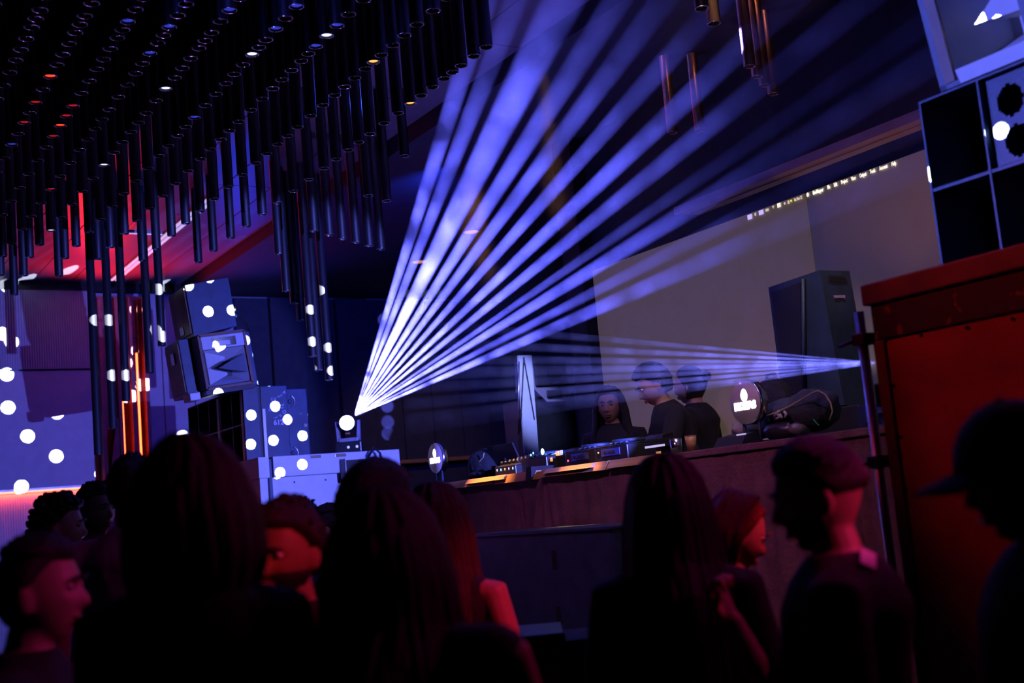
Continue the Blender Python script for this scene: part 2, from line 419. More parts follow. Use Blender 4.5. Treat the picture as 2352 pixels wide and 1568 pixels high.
# menu words of the projection, drawn as glowing letters in place of projector light
m_txt = mat('projected_light', (.9, .9, .8), .8, emit=(1, .95, .74), es=.95)
m_txtd = mat('projected_light_soft', (.8, .75, .6), .8, emit=(.78, .66, .5), es=.75)
m_txtp = mat('projected_violet', (.7, .65, .9), .8, emit=(.6, .5, 1), es=.95)
m_txty = mat('projected_yellow', (.9, .85, .2), .8, emit=(1, .9, .05), es=1)
mn = empty('projected_menu_bar', onX(1880, 440, 5.59), 0, 'projected row of small bright menu words along the top of the screens', 'projection')
mnl = Vector(mn.location)
for wd, px, py, sz, mm in (('Help', 2052.6, 375.7, .034, m_txt), ('Account', 2029, 384, .034, m_txt), ('Tools', 2004, 393, .034, m_txt), ('Output', 1982, 401.5, .034, m_txt), ('View', 1960, 409.6, .034, m_txt), ('Project', 1939, 416.5, .034, m_txt), ('Edit', 1919, 424, .034, m_txt), ('File', 1903, 429.6, .034, m_txt), ('MadMapper', 1878.7, 439, .036, m_txt), ('Sat Nov 22', 1833, 456, .030, m_txtd)):
    p = onX(px, py, 5.588) - mnl
    text_mesh('word', wd, sz, mm, mn, frame(p, (0, -1, 0), (0, 0, 1)), .001, .0009 if wd != 'Sat Nov 22' else .0004, sx=.52)
for px, py, w_, h_, mm, kind in ((1855, 447, .022, .028, m_txt, 'o'), (1817, 461, .014, .014, m_txty, 'o'), (1811, 464, .016, .022, m_txtd, 'q'), (1802, 467, .016, .018, m_txtd, 'o'), (1789, 471, .03, .028, m_txt, 'q'), (1775.6, 476, .02, .02, m_txtd, 't'), (1761.7, 482, .028, .017, m_txtd, 'q'), (1748, 487.7, .042, .030, m_txtp, 'q'), (1734.6, 492, .016, .022, m_txtd, 'o'), (1722, 498, .042, .032, m_txtp, 'q')):
    p = onX(px, py, 5.588) - mnl
    mb = MB()
    if kind == 'q': mb.bev(p.x - .001, p.x + .001, p.y - w_ / 2, p.y + w_ / 2, p.z - h_ / 2, p.z + h_ / 2, .0008)
    elif kind == 't': mb.add([(p.x, p.y + w_ / 2, p.z + h_ / 2), (p.x, p.y - w_ / 2, p.z + h_ / 2), (p.x, p.y, p.z - h_ / 2)], [(0, 1, 2)])
    else: mb.ell(p, (.002, w_ / 2, h_ / 2), 12)
    mb.build('icon', mm, mn)

# ------------------------------------------------------------------ hanging tubes
def tube_shell(name, L, m, n=16, r=.035):
    prof = [(r, L), (r, .004), (r - .002, 0), (r - .005, 0), (r - .006, .003), (r - .006, .16), (0.001, .16)]
    rings = [[(a * math.cos(2 * PI * k / n), a * math.sin(2 * PI * k / n), z) for k in range(n)] for a, z in prof]
    me = MB().loft(rings[:1] + rings, caps=True).mesh(name, m)
    return me
me_tube = tube_shell('hanging_tube', .65, m_tube)
rodm = MB().tube([(0, 0, .16), (0, 0, .006)], .004, 6).tube([(-.03, 0, .012), (.03, 0, .012)], .002, 5).mesh('lamp_rod', m_steel)
rimm = MB().tube([(.0335 * math.cos(2 * PI * k / 16), .0335 * math.sin(2 * PI * k / 16), 0) for k in range(17)], .0026, 5, caps=False).mesh('rim', m_chrome)
def glow(name, col, es):
    mm = mat('glow_' + name, col, .5, emit=col, es=es)
    return MB().ell((0, 0, .010), (.027, .027, .006), 12).mesh('lamp_glow', mm)
GLOW = {'red': glow('red', (1, .05, .012), 1.6), 'dimred': glow('dimred', (1, .02, .02), .35), 'white': glow('white', (.55, .6, 1), 2.2), 'blue': glow('blue', (.05, .1, 1), .35), 'amber': glow('amber', (1, .5, .12), 1.3)}
lit = {(15, 48): 'red', (138, 88): 'red', (113, 170): 'red', (78, 231): 'dimred', (163, 242): 'dimred', (150, 263): 'dimred', (56, 278): 'dimred', (128, 285): 'red', (120, 310): 'dimred', (122, 432): 'dimred',
       (572, 121): 'white', (742, 80): 'white', (375, 202): 'white', (237, 377): 'white', (116, 527): 'white', (25, 329): 'blue', (292, 46): 'blue', (384, 58): 'blue', (521, 20): 'blue', (338, 118): 'blue', (448, 269): 'blue', (677, 13): 'blue', (766, 58): 'blue', (630, 66): 'blue', (720, 105): 'blue', (852, 141): 'amber', (932, 238): 'amber', (10, 8): 'dimred', (40, 5): 'dimred'}
litname = {'red': 'glowing orange red', 'dimred': 'glowing dim red', 'white': 'glowing cold white', 'blue': 'glowing faint blue', 'amber': 'glowing amber'}
rowx = [.68, .87, 1.06, 1.25, 1.44, 1.63, 1.83, 2.10, 2.36, 2.72, 3.19]
sty = [3.9, 4.05, 4.2, 4.33, 4.47, 4.6, 4.75, 4.92, 5.06, 5.19, 5.33, 5.43, 5.53, 5.67, 5.81, 5.95, 6.12, 6.31, 6.52, 6.69, 6.86, 7.06, 7.27, 7.54, 7.84, 8.16, 8.50, 8.87, 9.26, 9.72, 10.16]
spots_ = []
for x in rowx:
    for y in sty:
        k = 1 + (y - 5) * .004                     # the rows fan out very slightly
        if x > 3 and y < 5.0: continue
        spots_.append((x * k, y, 3.95))
for x in (1.69, 1.87, 2.15): spots_.append((x, 10.45, 3.86))
spots_ += [(1.887, 11.0, 3.806)]
n_t = 0
for x, y, z in spots_:
    px, py, _ = project((x, y, z))
    if px < -25 or px > 1150 or py < -25: continue
    px2, py2, _ = project((x, y, z))
    g = None
    for (lx, ly), c in lit.items():
        if abs(px2 - lx) < 11 and abs(py2 - ly) < 9: g = c
    o = bpy.data.objects.new('hanging_tube', me_tube); C.objects.link(o); o.location = (x, y, z); o.scale.z = (4.6 - z) / .65
    r_ = bpy.data.objects.new('lamp_rod', rodm); C.objects.link(r_); r_.parent = o
    r_ = bpy.data.objects.new('rim', rimm); C.objects.link(r_); r_.parent = o
    if g:
        q = bpy.data.objects.new('lamp_glow', GLOW[g]); C.objects.link(q); q.parent = o
        tag(o, litname[g] + ' open end of a dark metal tube in the ceiling field', 'ceiling tube', 'ceiling tubes ' + litname[g])
    else:
        tag(o, 'unlit dark metal tube hanging in the dense ceiling field', 'ceiling tube', 'unlit ceiling tubes')
    n_t += 1
print('tubes', n_t)
def long_tube(bottom, ztop, label, group, m=m_tube, rod=True):
    z0 = bottom.z; ztop = 4.6 if bottom.x < 4.3 else 4.48
    o = bpy.data.objects.new('long_hanging_tube', tube_shell('long_hanging_tube', ztop - z0, m)); C.objects.link(o); o.location = bottom
    r_ = bpy.data.objects.new('lamp_rod', rodm); C.objects.link(r_); r_.parent = o
    r_ = bpy.data.objects.new('rim', rimm); C.objects.link(r_); r_.parent = o
    return tag(o, label, 'ceiling tube', group)
ordn = ['longest', 'second longest', 'third longest', 'fourth longest', 'shortest']
for i, (px, py) in enumerate(((226, 1044), (260, 984), (290, 920), (344, 856), (372, 794))):
    long_tube(onY(px, py, 10.35), 4.6, ordn[i] + ' of the five dark tubes hanging low before the red pilaster', 'low tubes before the pilaster')
for i, (px, py) in enumerate(((641, 583), (658, 668), (676, 697), (691, 736), (718, 818), (732, 850), (757, 872))):
    long_tube(onY(px, py, 9.2 + .14 * (i % 4)), 4.48, 'thin dark tube in the stepped cluster left of the light beams', 'stepped tube cluster')
for i, (px, py) in enumerate(((721, 530), (756, 539), (786, 548), (818, 556), (848, 564), (875, 572))):
    long_tube(onY(px, py, 8.4), 4.48, 'dark tube in the slanting row behind the steepest light beam', 'slanting tube row')
for i, (px, py) in enumerate(((846, 449), (888, 461), (929, 358))):
    long_tube(onY(px, py, 7.4), 4.6, 'dark tube hanging beside the edge of the lower ceiling', 'tubes by the ceiling edge')
for i, (px, py) in enumerate(((1776, 216), (1757, 196), (1740, 176), (1722, 152), (1608, 300), (1545, 305), (1640, 54), (1612, 20))):
    b = onZ(px, py, 3.95)
    lab = ('copper tube in the small cluster above the trim, ' + ('lowest one' if i == 0 else 'partly hidden one')) if i < 4 else ('copper tube hanging alone inside the blue beams above the screen' if i < 6 else 'copper tube at the top edge of the picture')
    long_tube(b, 4.48, lab, ['copper tube cluster', 'copper tubes in the beams', 'copper tubes at the top'][0 if i < 4 else (1 if i < 6 else 2)], m_cop)
# recessed downlights
m_dl = mat('downlight_pink', (.9, .4, .5), .5, emit=(.9, .2, .35), es=.35)
m_dlw = mat('downlight_warm', (.9, .5, .3), .5, emit=(1, .42, .15), es=.55)
for i, (px, py, mm) in enumerate(((1848, 155, m_dl), (1870, 143, m_dl), (1895, 131, m_dl), (962, 600, m_dlw), (1082, 531, m_dlw))):
    p = onZ(px, py, 4.47)
    t = empty('downlight', p, 0, ['pink lit ceiling downlight in the row of three, leftmost', 'pink lit ceiling downlight in the row of three, middle', 'pink lit ceiling downlight in the row of three, rightmost', 'orange lit ceiling lamp between the two steepest beams', 'small orange ceiling lamp behind the fan of beams'][i], 'downlight', 'ceiling downlights')
    rr = .035 if i < 3 else .075
    MB().tube([(0, 0, .01), (0, 0, -.006)], rr * 1.15, 16).build('ring', m_ledrim, t)
    MB().ell((0, 0, -.006), (rr, rr, .012), 14).build('lens', mm, t)
# ------------------------------------------------------------------ white riser and left loudspeaker stack
RZ = 2.19
rs = empty('white_riser', (4.1, 10.9, 0), 0, 'tall white painted riser carrying the left loudspeaker stack', 'riser')
MB().bev(-.60, .66, -1.26, 1.3, 0, 2.02, .006).build('body', m_white, rs)
MB().bev(-.50, .66, -1.33, 1.3, 2.02, RZ, .006).build('fascia', m_white, rs)
MB().box(-.62, -.53, -1.31, 1.3, 2.02, RZ).build('side_fascia', m_white, rs)
MB().box(-.53, -.505, -1.30, 1.2, .9, RZ - .02).build('corner_post', m_spk, rs)
for x0 in (-.18, .05):
    MB().bev(x0, x0 + .1, -1.342, -1.33, 2.155, 2.18, .003).build('slot_plate', m_chrome, rs)
for x0 in (-.3, -.02, .12):
    MB().ell((x0, -1.262, 1.97), (.008, .006, .008), 8).build('bolt', m_spkdark, rs)
bx_ = empty('black_gear_box', onY(835, 1075, 9.5), 0, 'small black equipment box with a lit white top edge beside the riser', 'equipment box')
MB().bev(-.19, .12, -.05, .06, -.10, .09, .012).build('body', m_plast, bx_)
MB().box(-.19, .0, -.058, -.05, .075, .095).build('top_plate', m_white, bx_)
MB().tube([(-.02, -.07, -.25), (-.02, -.07, .02)], .022, 10).build('leg', m_steel, bx_)
MB().tube([(.10, -.02, -.35), (.10, -.02, .04)], .01, 8).build('thin_leg', m_steel, bx_)
cbl = [(.05, 0, .09), (.1, -.02, .17), (.14, -.05, .12), (.16, -.05, -.02), (.2, -.05, -.2)]
MB().tube(cbl, .012, 6).build('cable', m_blackm, bx_)

def horn_bin(name, x0, y0, y1, z0, z1, cols, rows, depth, label, group=None):
    """open bass bin; cells face the hall (-X)"""
    t = empty(name, (x0, (y0 + y1) / 2, z0), 0, label, 'loudspeaker', group)
    hy = (y1 - y0) / 2; h = z1 - z0; w = .008
    MB().box(depth - .02, depth, -hy, hy, 0, h).build('back_panel', m_spkdark, t)
    for y in (-hy, hy - w): MB().box(0, depth - .02, y, y + w, 0, h).build('side_panel', m_spk, t)
    for z in (0, h - w): MB().box(0, depth - .02, -hy + w, hy - w, z, z + w).build('end_panel', m_spk, t)
    for i in range(1, cols):
        y = -hy + 2 * hy * i / cols
        MB().box(.0, depth - .02, y - w / 2, y + w / 2, w, h - w).build('divider', m_spk, t)
    for j in range(1, rows):
        MB().box(.004, depth - .02, -hy + w, hy - w, h * j / rows - .006, h * j / rows + .006).build('shelf', m_spk, t)
    return t
lb = horn_bin('bass_bin', 3.53, 10.0, 11.6, RZ, 2.83, 5, 2, .15, 'open celled black bass bin at the front of the left stack')
for i in (0, 2):
    MB().box(.01, .10, -.8 + .32 * i + .06, -.8 + .32 * i + .12, .012, .62).build('slanted_baffle', m_spk, lb)
sb = empty('subwoofer', (3.81, 10.5, RZ), 0, 'tall blue lit subwoofer with chalk scribbles and the number 612', 'loudspeaker')
MB().bev(-.125, .12, -.5, .5, 0, .64, .008).build('cabinet', m_spk, sb)
MB().box(-.12, -.095, -.512, -.5, .02, .44).build('edge_strip', m_steel, sb)
m_chalk = mat('chalk_marks', (.7, .65, .8), .9)
def P_sb(px, py): return onY(px, py, 9.997) - Vector((3.81, 10.5, RZ))
def scrib(pts, r=.004): return [P_sb(*p) for p in pts], r
strokes = [[(622, 917), (625, 911), (624, 921), (628, 918)], [(629, 917), (632, 913), (634, 917), (632, 920), (629, 917)], [(637, 912), (640, 909), (642, 913)], [(643, 910), (646, 906), (648, 909)], [(649, 904), (652, 899), (654, 897), (653, 903), (656, 902)],
           [(645, 928), (650, 932), (651, 927)], [(645, 937), (651, 936)], [(649, 944), (655, 942), (657, 947), (651, 950), (649, 944)], [(641, 952), (645, 958), (644, 951), (648, 956)], [(628, 960), (634, 959), (637, 957)], [(619, 936), (618, 943), (622, 944), (622, 937), (619, 936)]]
for st in strokes: MB().tube([P_sb(*p) for p in st], .0035, 5).build('scribble', m_chalk, sb)
text_mesh('number', '612', .062, m_chalk, sb, frame(P_sb(640, 970), (1, 0, .02), (0, 0, 1)), .001, .002)
cs = empty('cable_case', (4.03, 10.5, RZ), 0, 'dark blue case with two ring handles right of the scribbled subwoofer', 'case')
MB().bev(-.10, .09, -.48, .5, 0, .61, .008).build('cabinet', m_spk, cs)
for z in (.50, .05):
    pts = [(-.07 + .04 * math.cos(a), -.487, z + .048 * math.sin(a)) for a in [i * PI / 6 - PI / 2 for i in range(7)]]
    MB().tube(pts, .006, 6).build('ring_handle', m_steel, cs)
    MB().ell((-.075, -.483, z), (.018, .008, .022), 10).build('hub', m_spk, cs)
MB().bev(.045, .075, -.485, -.48, .27, .30, .002).build('sticker', m_chrome, cs)
MB().bev(.01, .03, -.484, -.48, .385, .395, .002).build('latch', m_chrome, cs)

# tilted horn cabinet
P0 = onY(478, 893, 9.95)
hc = empty('horn_loudspeaker', P0, 0, 'tilted loudspeaker with a pale open horn on the left stack', 'loudspeaker')
hc.rotation_euler = (0, math.radians(-7), 0)
W, Hh = .40, .455
MB().bev(-.115, .52, .20, .62, -.015, Hh + .015, .006).build('cabinet', m_spk, hc)
MB().box(-.125, -.115, .22, .60, .02, Hh - .02).build('side_grille', m_ply, hc)
MB().bev(-.135, -.125, .34, .44, .28, .38, .004).build('side_handle', m_steel, hc)
mbf = MB()
for a in ((0, W, -.012, .012), (0, W, Hh - .012, Hh + .012)): mbf.box(a[0], a[1], 0, .2, a[2], a[3])
mbf.box(-.012, .012, 0, .2, 0, Hh).box(W - .012, W + .012, 0, .2, 0, Hh)
mbf.build('mouth_frame', m_ply, hc)
i0 = [(.02, .01, .02), (W - .02, .01, .02), (W - .02, .01, Hh - .13), (.02, .01, Hh - .13)]
i1 = [(.12, .19, .10), (W - .10, .19, .10), (W - .10, .19, Hh - .22), (.12, .19, Hh - .22)]
MB().add(i0 + i1, [(0, 1, 5, 4), (1, 2, 6, 5), (2, 3, 7, 6), (3, 0, 4, 7)]).build('horn_flare', m_horn, hc)
MB().add(i1, [(0, 1, 2, 3)]).build('horn_throat', m_spkdark, hc)
for z0, z1 in ((.03, .17), (.17, .31)):
    zc = (z0 + z1) / 2
    MB().add([(.025, .0, z0), (.025, .0, z1), (.025, .17, z1), (.025, .17, z0), (.21, .06, zc + .02), (.21, .06, zc - .0)], [(0, 1, 4, 5), (1, 2, 4), (2, 3, 5, 4), (3, 0, 5), (0, 3, 2, 1)]).build('phase_wedge', m_horn, hc)
MB().add([(W - .03, .02, .10), (W - .03, .02, .26), (W - .03, .17, .26), (W - .03, .17, .10), (.15, .08, .17)], [(0, 1, 4), (1, 2, 4), (2, 3, 4), (3, 0, 4), (0, 3, 2, 1)]).build('dark_wedge', m_spk, hc)
up = MB()
z0, z1 = Hh - .125, Hh - .015
xa, xb, xc, xd = .015, .10, .29, W - .015
up.box(xa, xb, .0, .02, z0, z1).box(xd - .07, xd, 0, .02, z0, z1).box(xb, xd - .07, 0, .02, z1 - .02, z1).box(xb, xd - .07, 0, .02, z0, z0 + .015)
up.build('tweeter_plate', m_horn, hc)
MB().add([(xb, .02, z0 + .015), (xd - .07, .02, z0 + .015), (xd - .07, .02, z1 - .02), (xb, .02, z1 - .02), (xb + .08, .12, z0 + .035), (xd - .08, .12, z0 + .035), (xd - .08, .12, z1 - .035), (xb + .08, .12, z1 - .035)], [(0, 1, 5, 4), (1, 2, 6, 5), (2, 3, 7, 6), (3, 0, 4, 7), (4, 5, 6, 7)]).build('tweeter_flare', m_horn, hc)
MB().box(-.02, W + .02, .0, .3, -.05, -.015).build('foot_plate', m_spkdark, hc)
MB().bev(-.13, -.04, .1, .3, -.07, -.005, .01).build('tilt_wedge', m_white, hc)
# top cabinet
P1 = onY(446, 772, 9.98)
tc_ = empty('top_loudspeaker', P1, 0, 'plain blue lit cabinet tilted on top of the left stack', 'loudspeaker')
tc_.rotation_euler = (0, math.radians(-7), 0)
MB().hexa([(0, 0, .0), (.385, 0, .045), (.385, .5, .045), (0, .5, 0)], [(0, 0, .44), (.385, 0, .47), (.385, .5, .47), (0, .5, .44)]).build('cabinet', m_spk, tc_)
MB().box(-.012, 0, .03, .47, .03, .42).build('front_grille', m_ply, tc_)
MB().bev(-.02, -.012, .2, .3, .05, .12, .004).build('side_handle', m_steel, tc_)
for x, z, r in ((.21, .31, .006), (.20, .20, .013)): MB().ell((x, 0, z), (r, .006, r), 10).build('screw', m_spkdark if r > .01 else m_chrome, tc_)
for z in (.13, .19): MB().tube([(.385, .03, z), (.41, .02, z)], .02, 10).build('connector', m_chrome, tc_)
MB().tube([(.40, .05, .1), (.46, .05, .12), (.50, .06, .06), (.52, .08, -.02)], .008, 6).build('cable', m_blackm, tc_)

# ------------------------------------------------------------------ moving head lamp on the riser
def moving_head(name, pos, zbase, label, lens_dir, es=9.0):
    t = empty(name, (pos.x, pos.y, zbase), 0, label, 'stage lamp')
    yaw = math.atan2(-lens_dir[0], lens_dir[1])
    t.rotation_euler = (0, 0, yaw)
    hz = pos.z - zbase
    m_yoke = mat('grey_yoke', (.32, .31, .36), .4)
    MB().bev(-.115, .115, -.10, .10, 0, .10, .012).build('base', m_plast, t)
    for s in (-.075, .0): MB().ell((s, .102, .05), (.012, .006, .012), 8).build('indicator', m_led, t)
    MB().bev(-.085, .085, -.05, .05, .10, .135, .01).build('yoke_foot', m_yoke, t)
    for s in (-1, 1):
        MB().hexa([(s * .07, -.04, .11), (s * .10, -.04, .11), (s * .10, .04, .11), (s * .07, .04, .11)], [(s * .085, -.03, hz + .02), (s * .108, -.03, hz + .02), (s * .108, .03, hz + .02), (s * .085, .03, hz + .02)]).build('yoke_arm', m_yoke, t)
    n = 20
    prof = [(.03, -.15), (.055, -.14), (.07, -.10), (.075, -.02), (.076, .06), (.074, .085), (.066, .088), (.064, .075)]
    rings = [[(a * math.cos(2 * PI * k / n), y, hz + a * math.sin(2 * PI * k / n)) for k in range(n)] for a, y in prof]
    MB().loft(rings).build('lamp_head', m_plast, t)
    ml = mat('lamp_lens', (.9, .9, 1), .2, emit=(.8, .82, 1), es=es)
    ln = MB().ell((0, .075, hz), (.066, .012, .066), 20).build('lens', ml, t)
    MB().tube([(.046 * math.cos(a), .09, hz + .046 * math.sin(a)) for a in [i * 2 * PI / 16 for i in range(17)]], .003, 5).build('lens_ring', m_chrome, ln)
    MB().bev(-.02, .02, .06, .075, hz - .10, hz - .085, .003).build('sticker', m_wood, t)
    return t
moving_head('moving_head_lamp', HEAD1, RZ, 'dazzling round stage lamp on the white riser throwing the blue fan', (-.5, -.86))
mh2 = moving_head('moving_head_lamp', HEAD2 + Vector((.12, -.02, 0)), 1.87, 'stage lamp half hidden behind the red case throwing thin beams left', (-.25, .97))
MB().tube([(0, 0, -1.80), (0, 0, 0)], .022, 10).build('stand_pole', m_plast, mh2)
for k in range(3):
    a = k * 2 * PI / 3
    MB().tube([(0, 0, -1.5), (.13 * math.cos(a), .13 * math.sin(a), -1.86)], .012, 8).build('stand_leg', m_plast, mh2)

# ------------------------------------------------------------------ recess behind the booth
bn = empty('white_banner', onY(1209, 900, 8.8), 0, 'tall narrow pale blue banner with a black inverted V', 'banner')
bl = Vector(bn.location)
def q_(px, py, Y=8.8): return onY(px, py, Y) - bl
c = [q_(1190, 816), q_(1221, 815), q_(1228, 1000), q_(1195, 1000)]
dd = Vector((0, .02, 0)); low = Vector((0, 0, -1.35))
m_ban = mat('banner_cloth', (.62, .64, .78), .8, var=.04)
MB().hexa([c[3] + low, c[2] + low, c[2] + low + dd, c[3] + low + dd], [c[0], c[1], c[1] + dd, c[0] + dd]).build('cloth', m_ban, bn)
MB().tube([q_(1203, 820, 8.79), q_(1195, 990, 8.79)], .006, 6).build('black_stripe', m_blackm, bn)
MB().tube([q_(1203, 820, 8.79), q_(1227, 960, 8.79)], .006, 6).build('black_stripe', m_blackm, bn)
MB().tube([q_(1192, 830, 8.79), q_(1191, 1000, 8.79)], .007, 6).build('side_pole', m_steel, bn)
bk = empty('black_case', onY(1284, 1050, 8.9), 0, 'large black case standing behind the booth under the monitor', 'case')
bk.location.z = .8; k0 = Vector(bk.location)
MB().bev(-.23, .23, 0, .5, 0, 1.74, .015).build('body', m_spkdark, bk)
for z in (.5, 1.2): MB().bev(-.05, .05, -.012, 0, z, z + .10, .004).build('handle', m_plast, bk)
mo = empty('monitor_loudspeaker', onY(1272, 918, 8.85), 0, 'monitor loudspeaker with a pale angular frame behind the booth', 'loudspeaker')
ml_ = Vector(mo.location)
def w_(px, py, Y=8.85): return onY(px, py, Y) - ml_
po = [w_(*p) for p in ((1223, 822), (1320, 826), (1321, 890), (1299, 921), (1256, 922), (1226, 892))]
m_monf = mat('grey_monitor_frame', (.22, .20, .26), .6)
MB().add([p for p in po] + [p + Vector((0, .3, 0)) for p in po], [tuple(range(6)), tuple(range(11, 5, -1))] + [(i, i + 6, (i + 1) % 6 + 6, (i + 1) % 6) for i in range(6)]).build('cabinet', m_monf, mo)
a, b = w_(1232, 886, 8.83), w_(1308, 831, 8.83)
MB().bev(a.x, b.x, a.y, a.y + .03, a.z, b.z, .012).build('woofer_grille', m_spkdark, mo)
ctr = (a + b) / 2
MB().tube([ctr + Vector((.085 * math.cos(t), -.008, .085 * math.sin(t))) for t in [i * PI / 10 for i in range(21)]], .006, 6).build('woofer_ring', m_spk, mo)
a, b = w_(1259, 912, 8.83), w_(1291, 895, 8.83)
MB().bev(a.x, b.x, a.y, a.y + .03, a.z, b.z, .004).build('tweeter_slot', m_spkdark, mo)
a, b = w_(1304, 886, 8.825), w_(1312, 830, 8.825)
MB().bev(a.x, b.x, a.y, a.y + .02, a.z, b.z, .003).build('side_strip', m_ply, mo)
# ------------------------------------------------------------------ booth
BZ = 1.80
bt = empty('dj_booth', (4.5, 5.5, 0), 0, 'long performer booth with a warm wooden edge and purple cloth front', 'booth')
MB().bev(-.38, .18, -2.0, 2.45, BZ - .035, BZ, .004).build('table_top', m_blackm, bt)
brd = [(7.92, 6.86, 0, .05), (7.2, 6.70, -.012, .03), (6.84, 6.36, 0, .055), (6.30, 5.60, .0, .05), (6.22, 5.72, -.014, .028), (5.58, 5.10, 0, .045)]
for y1, y0, dx, h in brd:
    a_, b_ = y0 - 5.5, y1 - 5.5
    MB().hexa([(-.435 + dx, a_, BZ - h + .012), (-.36, a_, BZ - h + .012), (-.36, b_, BZ - h + .012), (-.435 + dx, b_, BZ - h + .012)], [(-.405 + dx, a_, BZ + .012), (-.36, a_, BZ + .012), (-.36, b_, BZ + .012), (-.405 + dx, b_, BZ + .012)]).build('edge_board', m_wood, bt)
def skirt():
    ny, nz = 260, 26; vs = []; fs = []
    rnd = random.Random(3)
    ph = [rnd.uniform(0, 6) for _ in range(9)]
    for j in range(nz + 1):
        z = BZ - .04 - (BZ - .06) * j / nz
        for i in range(ny + 1):
            y = 3.50 + (7.92 - 3.50) * i / ny
            dz = (BZ - z)
            f = .010 * math.sin(y * 9 + ph[0]) + .008 * math.sin(y * 23 + ph[1] + dz) + .006 * math.sin(y * 41 + ph[2] - 1.5 * dz)
            g = 0
            for cy_, w0, am in ((6.32, .22, .03), (6.62, .12, .022), (4.6, .14, .02), (3.78, .10, .018), (5.5, .1, .012)):
                u = (y - cy_) / (w0 * (.25 + dz * 1.4)); g += am * min(1, dz * 3) * math.exp(-u * u) * math.cos(u * 9)
            x = 4.118 - (f * min(1, .15 + dz * 2.2) + g) - .004
            vs.append((x - 4.5, y - 5.5, z))
    for j in range(nz):
        for i in range(ny):
            q = j * (ny + 1) + i; fs.append((q, q + 1, q + ny + 2, q + ny + 1))
    return MB().add(vs, fs, True)
skirt().build('cloth_front', m_skirt, bt)
MB().bev(-.40, -.36, -2.0, -.42, BZ - .03, BZ + .004, .004).build('cloth_edge', m_skirt, bt)
MB().box(-.36, .16, -1.95, 2.4, 0, BZ - .05).build('carcass', m_blackm, bt)
st = [onX(1214, y, 4.06) - Vector((4.5, 5.5, 0)) for y in (1072, 1080, 1090, 1104)]
MB().hexa([st[3] + Vector((0, .035, 0)), st[3] - Vector((0, .035, 0)), st[3] + Vector((.04, -.035, 0)), st[3] + Vector((.04, .035, 0))], [st[0] + Vector((0, .028, .0)), st[0] - Vector((0, .028, 0)), st[0] + Vector((.2, -.028, 0)), st[0] + Vector((.2, .028, 0))]).build('black_strap', m_blackm, bt)

sw_ = empty('floor_subwoofer', (3.84, 5.70, 0), 0, 'large black subwoofer with two slot handles in front of the booth cloth', 'loudspeaker')
MB().bev(-.22, .20, -.72, .72, 0, 1.445, .012).build('cabinet', m_spk, sw_)
MB().bev(-.235, .21, -.73, .73, 1.445, 1.462, .004).build('top_board', m_spk, sw_)
for px, py in ((1271, 1285), (1282, 1415)):
    p = onX(px, py, 3.615) - Vector((3.84, 5.70, 0))
    MB().bev(-.224, -.216, p.y - .018, p.y + .018, p.z - .05, p.z + .05, .003).build('slot_handle', m_blackm, sw_)

# ------------------------------------------------------------------ gear on the booth
def gear(px, py, z=BZ): return onZ(px, py, z)
def at_booth(px, xw):
    """point on the table at depth xw along the sight line of picture column px"""
    p = onX(px, 1060, xw); return Vector((xw, p.y, BZ))
m_gear = mat('gear_black', (.02, .02, .025), .35)
m_blue = mat('blue_indicator', (.1, .4, 1), .4, emit=(.15, .5, 1), es=3)
m_cyan = mat('cyan_indicator', (.5, .9, 1), .4, emit=(.55, .95, 1), es=8)
m_redl = mat('red_indicator', (1, .1, .1), .4, emit=(1, .04, .06), es=3)
m_amb = mat('amber_indicator', (1, .5, .2), .4, emit=(1, .45, .16), es=.9)
def player(px, xw, label, leds, rz=0.0, text=None):
    t = empty('media_player', at_booth(px, xw), rz, label, 'media player', 'players on the booth')
    MB().bev(-.20, .20, -.16, .16, 0, .10, .008).build('body', m_gear, t)
    MB().hexa([(-.2, -.16, .1), (.2, -.16, .1), (.2, .16, .1), (-.2, .16, .1)], [(-.19, -.155, .105), (.19, -.155, .125), (.19, .155, .125), (-.19, .155, .105)]).build('top_plate', m_plast, t)
    MB().tube([(-.06, 0, .11), (-.06, 0, .135)], .10, 24).build('jog_wheel', m_spk, t)
    sc = MB().hexa([(.10, -.11, .12), (.19, -.11, .125), (.19, .11, .125), (.10, .11, .12)], [(.11, -.11, .140), (.187, -.11, .155), (.19, .11, .155), (.115, .11, .140)]).build('display', m_plast, t)
    for k in range(4): MB().tube([(-.17, -.12 + .05 * k, .105), (-.17, -.12 + .05 * k, .118)], .012, 8).build('button', m_spk, t)
    for y, z, r, mm in leds: MB().ell((-.202, y, z), (.004, r, r), 8).build('indicator', mm, t)
    if text:
        MB().box(-.204, -.20, -.09, .09, .045, .085).build('name_plate', m_plateb, t)
        text_mesh('lettering', text, .03, m_chrome, t, frame((-.2055, 0, .065), (0, -1, 0), (0, 0, 1)), .0005)
    return t
m_plateb = mat('blue_plate', (.05, .07, .3), .5)
player(1283, 4.42, 'black media player with a white cyan light beside the laptop', [(-.13, .13, .02, m_cyan), (-.02, .13, .008, m_blue), (.01, .12, .008, m_blue)], text=None)
player(1395, 4.42, 'black media player with faint pale lettering beside the long haired performer', [(.13, .05, .007, m_redl)], text='PIONEER')
player(1468, 4.40, 'black media player under the performer bending over the booth', [(.12, .07, .005, m_amb)], text='PIONEER')
mx = empty('dj_mixer', at_booth(1203, 4.32), 0, 'small black mixer with a cluster of lit knobs at the wooden edge', 'mixer')
MB().bev(-.15, .15, -.13, .13, 0, .07, .006).build('body', m_gear, mx)
MB().hexa([(-.15, -.13, .07), (.15, -.13, .07), (.15, .13, .07), (-.15, .13, .07)], [(-.14, -.125, .075), (.14, -.125, .125), (.14, .125, .125), (-.14, .125, .075)]).build('control_panel', m_plast, mx)
rnd = random.Random(5)
